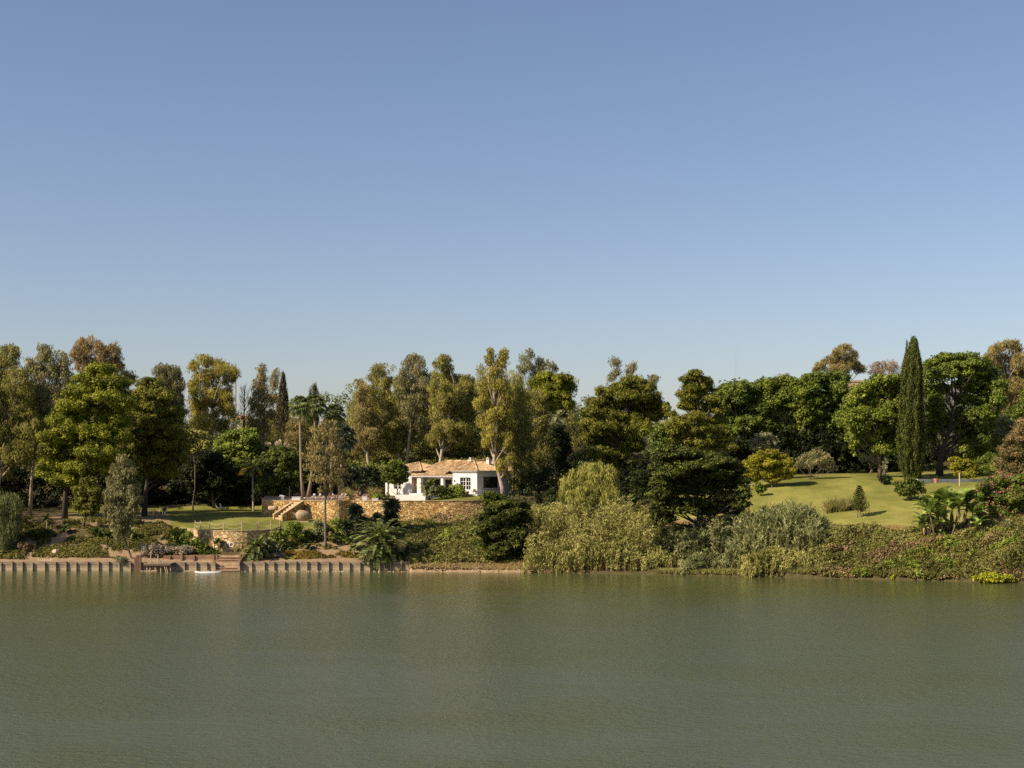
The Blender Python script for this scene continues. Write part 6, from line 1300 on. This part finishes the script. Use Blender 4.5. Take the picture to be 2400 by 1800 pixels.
# ---- shore vegetation, centre
T('waterside_tree', 'dark green tree with bright layered sprays at the shore below the big gum trunk', 'tree', 196, 1175,
  [(1195,1180,34,9),(1225,1188,18,9),(1160,1192,26,10),(1205,1202,38,11),(1140,1210,24,10),(1178,1216,34,11),(1225,1215,20,12),(1150,1232,28,11),(1195,1236,36,12),(1128,1245,18,10),(1168,1255,34,12),(1215,1255,24,14),(1145,1272,24,11),(1185,1280,34,12),(1215,1290,20,12),(1162,1300,26,10),(1195,1312,24,9)], 'layer', 'deep', M_barkd, .22, 131, spread=1.4, kw=dict(r=.7,L=.28,W=.18))
T('weeping_tree', 'light green weeping tree above the cane thicket', 'tree', 207, 1385,
  [(1395,1096,18,9),(1372,1106,20,11),(1420,1104,20,11),(1345,1120,18,12),(1390,1120,26,14),(1435,1120,18,14),(1325,1140,16,14),(1360,1140,26,16),(1405,1142,28,16),(1445,1138,12,16),(1322,1165,14,16),(1350,1168,24,16),(1390,1170,28,16),(1430,1165,22,18)], 'weep', 'weep', M_bark, .25, 132, dens=3.2, leaf=.85, spread=1.2, kw=dict(r=.7))
cane_bed('cane_thicket', 'tall dense pale olive cane thicket along the central shore', 191.5, 204, [(1225,1225),(1250,1185),(1300,1172),(1350,1180),(1400,1180),(1470,1160),(1510,1185),(1545,1200)], 'cane', 141, dens=3.4, leafL=.62)
cane_bed('cane_thicket', 'lower drooping pale cane at the waterline in the centre', 189.2, 192.2, [(1225,1290),(1300,1255),(1400,1250),(1500,1265),(1560,1290),(1590,1310)], 'cane', 142, dens=6, leafL=.55, droop=1.0)
cane_bed('cane_thicket', 'low grey-green reeds at the waterline under the spreading tree', 185.6, 189.4, [(1595,1320),(1620,1295),(1660,1285),(1700,1305),(1740,1300),(1760,1310)], 'reed', 143, dens=8, leafL=.5)
cane_bed('cane_thicket', 'tall upright grey-green cane stand left of the right lawn', 185.6, 196.5, [(1700,1260),(1745,1200),(1790,1185),(1850,1180),(1890,1178),(1905,1190),(1925,1225),(1938,1270)], 'reed', 144, dens=5.0, leafL=.6, droop=.35, lift=(1.2, 3.2))
cane_bed('cane_thicket', 'olive drooping cane and grass at the waterline below the tall cane stand', 181.9, 185.4, [(1740,1300),(1800,1275),(1870,1290),(1920,1300),(1950,1320)], 'cane', 145, dens=8, leafL=.5, droop=.9)
cane_bed('cane_thicket', 'shaded dark cane behind the shore under the spreading tree', 191, 200, [(1540,1265),(1600,1222),(1660,1205),(1720,1212),(1745,1235)], 'reed', 146, dens=3.5, leafL=.6)
yucca('small_reed_plant', 'little pale cane tuft on the right bank beside the pink-flowering shrub', 184, [(2352,1225,10),(2362,1222,12),(2370,1228,10)], 'reed', 'reed', 147, n=40, w=.06, stem=True)

# ---- plants on the left and centre bank
date = lambda root, rng, c: None
def dates(root, rng, c):
    lv = Leaves(); 
    for dx in (-.9,-.3,.35): 
        q = c + np.array([dx, -.9, -.15 - abs(dx)*.2]); puff_leaves(lv, rng, q[None] + rng.normal(size=(4,3))*.15, .16*np.ones(4), dict(KIND['shrub'], L=.12, W=.09))
    lv.build('fruit_stalks', LM['orangef'], root)
feather_palm('date_palm', 'large arching date palm with orange fruit stalks at the water edge', 195.6, 893, 1272, 68, 'palm', 96, M_palmtr, .34, 151, (-.75,1.35), .62, 1.4, 893, extra=dates, leafw=.15)
feather_palm('small_date_palm', 'smaller date palm leaning over the timber wall right of the steps', 196.6, 602, 1284, 44, 'palm', 48, M_palmtr, .2, 152, (-.6,1.3), .42, 1.35, 600, leafw=.13)
yucca('tall_yucca', 'tall dark yucca with a big round head in front of the terrace wall', 207, [(918,1186,27),(915,1212,24),(908,1238,22),(926,1235,18)], 'palmdk', 'yucca', 153, base_px=912, n=320, w=.20)
yucca('yucca_clump', 'cluster of dark spiky yuccas on the bank left of the tall one', 203.2, [(833,1198,24),(850,1225,22),(815,1232,21),(868,1228,20),(842,1252,18),(884,1215,18),(822,1258,16),(862,1255,16)], 'palmdk', 'yucca', 154, n=300, w=.20)
for i, (px, py, r, D, lab) in enumerate(((309,1250,12,202,'little cycad with a stubby trunk right of the leaning gum'),(724,1282,10,200,'smallest green cycad on bare soil behind the orange groundcover'),(674,1285,13,200,'rounded green cycad left of the orange groundcover'),
     (735,1258,12,203.5,'cycad below the lawn edge left of the slim gum'),(822,1270,12,200,'cycad between the slim gum and the big date palm'),(768,1240,11,204,'spiky cycad just right of the slim gum trunk'),(110,1215,11,205,'dim cycad in shade below the biggest pine'),(155,1238,10,204,'cycad on the shaded bank under the young pine'),(510,1270,9,199,'small palm-like plant at the left foot of the curved stone wall'),(830,1285,10,198,'low spiky plant beside the big date palm'))):
    feather_palm('cycad', lab, D, px, py, r*1.3, 'palm' if i != 0 else 'reed', 20, M_palmtr, .14, 160+i, (-.2,1.2), .28, 1.0, px, leafw=.07)
SB = [ # name, label, D, lobes, mat, flowers
 ('bank_shrub', 'big leafy shrub against the left end of the curved stone wall', 199.2, [(420,1248,18,10),(438,1256,14,10),(412,1262,20,10),(432,1275,18,10)], 'shrub', None),
 ('bank_shrub', 'bright green shrub at the foot of the curved wall, left of the lifebuoy', 198.4, [(462,1272,16,9),(478,1280,16,9),(468,1292,16,8),(492,1292,12,8)], 'jac', None),
 ('bank_shrub', 'dark glossy low shrub beside the top of the wooden steps', 197.8, [(488,1296,12,6),(504,1298,12,5)], 'broad', None),
 ('grey_dry_shrub', 'rounded grey wiry shrub above the reddish timber wall, left one', 197.6, [(340,1284,16,9),(358,1284,22,9),(378,1286,20,9),(362,1294,28,7)], 'lav', None),
 ('grey_dry_shrub', 'rounded grey wiry shrub above the reddish timber wall, right one', 197.6, [(402,1290,18,8),(425,1288,14,7),(442,1286,14,8),(430,1296,18,6)], 'lav', None),
 ('bank_shrub', 'feathery bright green shrub below the right end of the lawn fence', 201.5, [(690,1232,18,9),(705,1240,12,10),(682,1245,16,9),(698,1256,16,8)], 'shrub', None),
 ('bank_shrub', 'loose green shrub right of the curved stone wall', 200.0, [(650,1252,16,8),(668,1258,14,8),(636,1266,14,7),(655,1270,16,7)], 'shrub', 'white'),
 ('bank_shrub', 'pale flowering shrub between the small date palm and the loose green shrub', 198.6, [(622,1272,12,8),(640,1280,14,7),(628,1290,14,6),(648,1292,10,5)], 'silver', 'white'),
 ('dry_shrub', 'straw coloured mound of dry stems right of the small date palm', 197.6, [(648,1302,16,6),(662,1306,10,5)], 'lav', None),
 ('bank_shrub', 'soft olive shrub beside the slim gum on the lawn edge', 203.2, [(745,1230,12,10),(758,1238,12,12),(742,1250,14,9),(755,1262,14,8)], 'silver', None),
 ('bank_shrub', 'green shrub mound between the slim gum and the yuccas', 204, [(788,1222,14,8),(802,1232,14,9),(785,1244,14,8),(805,1250,14,8)], 'shrub', None),
 ('bank_shrub', 'low dark hedge-like shrub right of the slim gum', 202, [(790,1264,16,6),(808,1264,14,6),(778,1258,10,6)], 'broad', None),
 ('bank_shrub', 'green shrub below the lawn left of the slim gum', 203, [(722,1252,14,8),(736,1268,12,7),(718,1266,12,7)], 'jac', None),
 ('bank_shrub', 'blue-green bush below the terrace wall right of the tall yucca', 208, [(942,1244,16,9),(955,1252,16,10),(945,1262,18,9),(960,1238,10,8)], 'pepper', None),
 ('bank_shrub', 'dark overhanging bush at the right end of the terrace wall', 213, [(1150,1158,18,6),(1138,1166,14,6),(1165,1164,18,8),(1152,1176,18,8),(1178,1172,12,9),(1165,1186,16,7)], 'broad', None),
 ('bank_shrub', 'leafy shrub on the shaded left bank below the young pine', 203, [(225,1245,16,8),(242,1250,16,8),(232,1260,18,7),(255,1248,14,8)], 'broad', None),
 ('bank_shrub', 'shrub in half shade at the left of the bare bank', 203, [(85,1250,18,10),(105,1245,16,8),(95,1265,18,8),(120,1258,14,8)], 'broad', None),
 ('bank_shrub', 'dim reddish-brown bush near the timber wall at left', 199, [(55,1285,16,12),(72,1290,14,12),(62,1305,16,10)], 'brown', None),
 ('lime_bush', 'bright lime green mound at the waterline on the far right', 173.5, [(2290,1356,14,6),(2310,1352,16,8),(2330,1350,16,8),(2350,1354,16,7),(2368,1359,12,5),(2322,1360,26,5)], 'lime', None),
 ('lime_bush', 'small lime green patch at the waterline right of the tall cane stand', 182, [(1948,1351,12,5),(1935,1354,9,4)], 'lime', None),
 ('lime_bush', 'small lime green patch at the waterline below the small tiered conifer', 178.6, [(2092,1352,12,6),(2105,1356,10,5)], 'lime', None),
]
for i, (nm, lab, D, lobes, mat, fl) in enumerate(SB):
    bush(nm, lab, D, lobes, mat, 200+i, flowers=(fl, .7) if fl else None, spread=.4, kw=dict(r=.42), leaf=(.8 if mat == 'lav' else 1.0))

# ---- uncountable covers
carpet('groundcover', 'low leafy groundcover patches on the bare left bank', [(60,400,197,206.5,.30,.16,1.9,.12),(150,400,203,212,.34,.2,1.2,.0),(-200,60,196,210,.5,.3,1.4,None),(300,415,197.5,206,.34,.3,1.5,.0),(60,400,197,207,.26,.14,1.6,-.15)], 'olive', 'shrub', 301)
carpet('bank_groundcover', 'mixed low plants on the bank between the lawn and the timber wall', [(655,830,200,206.5,.3,.2,1.2,.15),(565,660,196.6,199.2,.28,.2,1.0,.1),(30,330,206,214,.4,.25,.7,.25)], 'olive', 'shrub', 302)
carpet('orange_groundcover', 'orange flowering groundcover strip above the timber wall', [(668,762,196.2,199.0,.26,.22,2.0,-.3),(766,838,196.6,199.0,.24,.2,1.6,-.2)], 'orangef', 'shrub', 303, leaf=.8)
KB = dict(r=.5)
carpet('bramble_bank', 'tangled olive brambles covering the central bank below the terrace wall', [(955,1150,[194.6,194.2],[214.5,214],.42,.5,2.6,None),(880,960,206,215.3,.4,.4,2.2,None)], 'bramble', 'shrub', 304)
carpet('bramble_shoots', 'greener bramble patches on the central bank', [(958,1140,[194.4,194.4],[212,210],.40,.75,1.3,.35)], 'shrub', 'shrub', 305)
carpet('dry_scrub', 'dry brown scrub at the foot of the terrace wall and along the central shore', [(960,1140,209,215.2,.34,.5,1.5,.0),(1010,1130,210,215.8,.34,.8,1.2,None),(955,1260,192.1,194.8,.24,.2,2.6,-.4)], 'brown', 'shrub', 306)
SH2 = lambda a, b_, o: [float(shore(a + (b_-a)*i/6)) + o for i in range(7)]
top_r = [197, 196, 193, 189.5, 187.6, 187.2, 187.6, 188, 189, 190, 191]
carpet('bramble_bank', 'tangled olive and brown brambles covering the right bank down to the water', [(1890,2470,SH2(1890,2470,-.1),top_r[1:],.42,.6,2.6,None),(2240,2600,SH2(2240,2600,.5),[189,191,193],.45,.9,1.8,None),(2470,3000,174,195,.8,.8,1.5,None)], 'bramble', 'shrub', 307)
carpet('bramble_shoots', 'fresh green bramble patches on the right bank', [(1890,2440,SH2(1890,2440,-.2),[191,187,186,187,189],.40,.85,1.5,.35),(2240,2420,180,189,.45,1.1,1.2,.2)], 'shrub', 'shrub', 308)
carpet('dry_scrub', 'dry brown twiggy scrub on the right bank', [(1890,2440,SH2(1890,2440,-.1),[189,185,184,185,187],.36,.85,1.6,.22),(2280,2460,175,187,.45,.9,1.6,.0),(1900,2460,SH2(1900,2460,-.2),SH2(1900,2460,1.8),.30,.35,1.4,-.1)], 'brown', 'shrub', 309)
# dry grass fringes
def fringe(name, label, areas, mat, L, seed, n=12, w=.03):
    rng = np.random.RandomState(seed); lv = Leaves()
    for (x0, x1, d0, d1, cnt) in areas:
        px = rng.uniform(x0, x1, cnt); D = np.interp(px, np.linspace(x0, x1, len(d0)), d0) + rng.uniform(0, 1, cnt)*(d1); z = ground(px, D); tufts(lv, rng, np.stack([(px-1200)/F*D, D, z], -1), n, L, .15, w, .6)
    o = lv.build(name, LM[mat]); tag(o, label, None, None, 'stuff')
fringe('dry_grass', 'dry straw grass along the lower edge of the right lawn', [(1700,2150,[197.2,195,191,188.4,187.2],2.6,1500),(1560,1760,[203,199],2.5,260)], 'dry', .55, 401)
fringe('dry_grass', 'dry grass on the crest of the central bank and at the water edge', [(960,1180,[211,211,211],4,420),(900,1260,[193,192.3,191.6],1.6,900)], 'dry', .5, 402)
fringe('waterside_grass', 'rank green grass along the right waterline', [(1890,2440,[float(shore(1890+55*i))+.1 for i in range(11)],1.2,1300),(1540,1900,[float(shore(1540+36*i))-.2 for i in range(11)],1.2,700)], 'cane', .6, 403)
fringe('tall_stalks', 'tall reddish dry stalks above the cane by the big gum trunk', [(1185,1260,[208,208],6,16),(1270,1500,[204,204],4,14)], 'brown', 2.2, 404, n=3, w=.05)
# driftwood at the cane foot
rng = np.random.RandomState(12); m = MB()
for i in range(70):
    px = rng.choice([rng.uniform(1555,1620), rng.uniform(1230,1300), rng.uniform(2370,2420), rng.uniform(1100,1240)]); D = float(shore(px)) + rng.uniform(-.2, 1); a = np.array([X(px,D), D, .1+rng.uniform(0,.3)]); az = rng.uniform(-.9,.9)
    m.tube([a, a + np.array([math.cos(az)*rng.choice([-1,1])*1.3, .2*math.sin(az), rng.uniform(.0,1.1)])*rng.uniform(.5,1.3)], [.035,.012], 4, cap=False)
tag(m.build('driftwood_twigs', M_deb), 'bleached dead twigs along the waterline', None, None, 'stuff')

# undergrowth with shade put into its dark leaf colour, and hill woods
thicket('shade_coloured_undergrowth', 'undergrowth behind the left lawn, leaves coloured dark for shade', [(-400,330,236,246,[(-400,10),(60,9.5),(200,9),(330,8)],1.1),(330,625,242,250,[(330,8),(430,8.5),(520,6),(625,5)],1.0),(300,470,243,252,[(300,9.5),(400,9.5),(470,8)],1.1),(-700,-60,200,236,[(-700,15),(-60,13)],1.6),(600,900,238,246,[(600,5),(900,4)],.9)], 'dark', 'broad', 501, leaf=1.2, dens=3.4)  # dark leaf colour stands in for shade; tall off-frame left region added to shade lawn
thicket('hill_wood', 'mixed green wood covering the hill behind the gum trees', [(-500,460,262,300,[(-500,10),(200,12),(460,7)],1.7),(460,820,262,300,[(460,7),(640,6.5),(820,8)],1.6),(820,1340,268,305,[(820,9),(1000,7),(1340,9)],1.5),(1340,2500,262,300,[(1340,8),(1540,4.0),(1600,6),(2000,8),(2300,8),(2500,10)],1.7)], 'pepper', 'broad', 502, leaf=1.4, dens=2.6, rough=.4)
thicket('shade_coloured_undergrowth', 'undergrowth behind the villa and the pines, leaves coloured dark for shade', [(1195,1560,243,250,[(1195,4),(1300,6),(1560,6)],1.1),(1540,1700,232,238,[(1540,5),(1700,5)],1.0),(1195,1560,221,236,[(1195,2.5),(1270,4),(1400,5),(1560,4.5)],1.0),(1130,1260,206,218,[(1130,1.2),(1260,1.6)],.6),(1230,1560,205,221,[(1230,1.6),(1400,2.4),(1560,2.4)],.7)], 'dark', 'broad', 503, leaf=1.2, dens=3)  # dark leaf colour stands in for the black shadow among these trees
thicket('shade_coloured_hedge', 'hedge along the back of the right lawn, coloured dark for shade', [(1680,2110,247,252,[(1680,7),(1900,7.5),(2110,7)],1.0),(2110,2330,249,254,[(2110,4),(2330,5)],1.0),(2320,3000,240,250,[(2320,4),(3000,6)],1.2)], 'dark', 'broad', 504, leaf=1.2, dens=3)  # shade line behind the lawn is put into the hedge colour
thicket('ivy_bank', 'green ivy and scrub on the steep bank behind the villa roof', [(950,1200,250,258,[(950,1.6),(1200,2.2)],.8),(820,960,248,256,[(820,3),(960,3)],.9)], 'shrub', 'shrub', 505, dens=3)
carpet('hill_scrub', 'sunlit scrub on the hillside between the trees', [(780,1240,254,285,1.0,.8,1.1,None)], 'bramble', 'shrub', 506, leaf=1.6, dens=2.2)

thicket('gum_wood', 'tangle of farther olive gum trees filling the skyline behind the nearer ones', [(-300,420,272,292,[(-300,14),(0,13),(200,14),(420,9)],1.2),(560,720,274,290,[(560,5),(640,8),(720,7)],1.1),(815,1215,272,290,[(815,7),(860,11),(900,12.5),(1000,12.5),(1100,14),(1215,13.5)],1.15),(1200,1350,262,275,[(1200,14),(1300,11),(1350,9)],1.1),(2300,2600,275,290,[(2300,12),(2600,14)],1.2)], 'euc', 'euc', 507, leaf=1.15, dens=2.4, rough=.3)
thicket('canopy_infill', 'green canopy filling the gaps between the domed trees', [(1680,2110,254,262,[(1680,10),(1780,12.5),(2000,12.5),(2110,12)],1.2),(1560,1700,236,250,[(1560,7),(1600,9),(1700,9)],1.1)], 'jac', 'broad', 508, dens=3.2, rough=.2)

thicket('shade_coloured_undergrowth', 'vines and undergrowth coloured black for shade under the spreading tree', [(1535,1740,191.5,197,[(1535,3.6),(1600,3.2),(1680,3.0),(1740,2.2)],.6)], 'dark', 'shrub', 509, dens=3.2)  # near-black leaves paint the shade below the spreading canopy

# slender dark stems over the right end of the villa
for i, (px, D, top, lab) in enumerate(((1203,224,1000,'slender dark stem just right of the big pale gum trunk'),(1222,225,1010,'slender dark stem second to the right of the big pale gum trunk'),(1243,226,1000,'slender dark stem at the far right end of the villa'))):
    T('gum_sapling', lab, 'tree', D, px, [(px-6,top+10,12,16),(px+5,top+40,12,16),(px-4,top+75,11,14),(px+4,top+108,10,12)], 'euc', 'euc', M_barkd, .10, 600+i, dens=2.0, path=[(px+3,1100),(px-2,1050),(px,top+20)], spread=.4, kw=dict(r=.6))

carpet('olive_scrub', 'dull olive low scrub mixed through the right bank', [(1890,2460,SH2(1890,2460,-.1),[191,187,186,187,189],.40,.8,1.4,.05)], 'olive', 'shrub', 310)
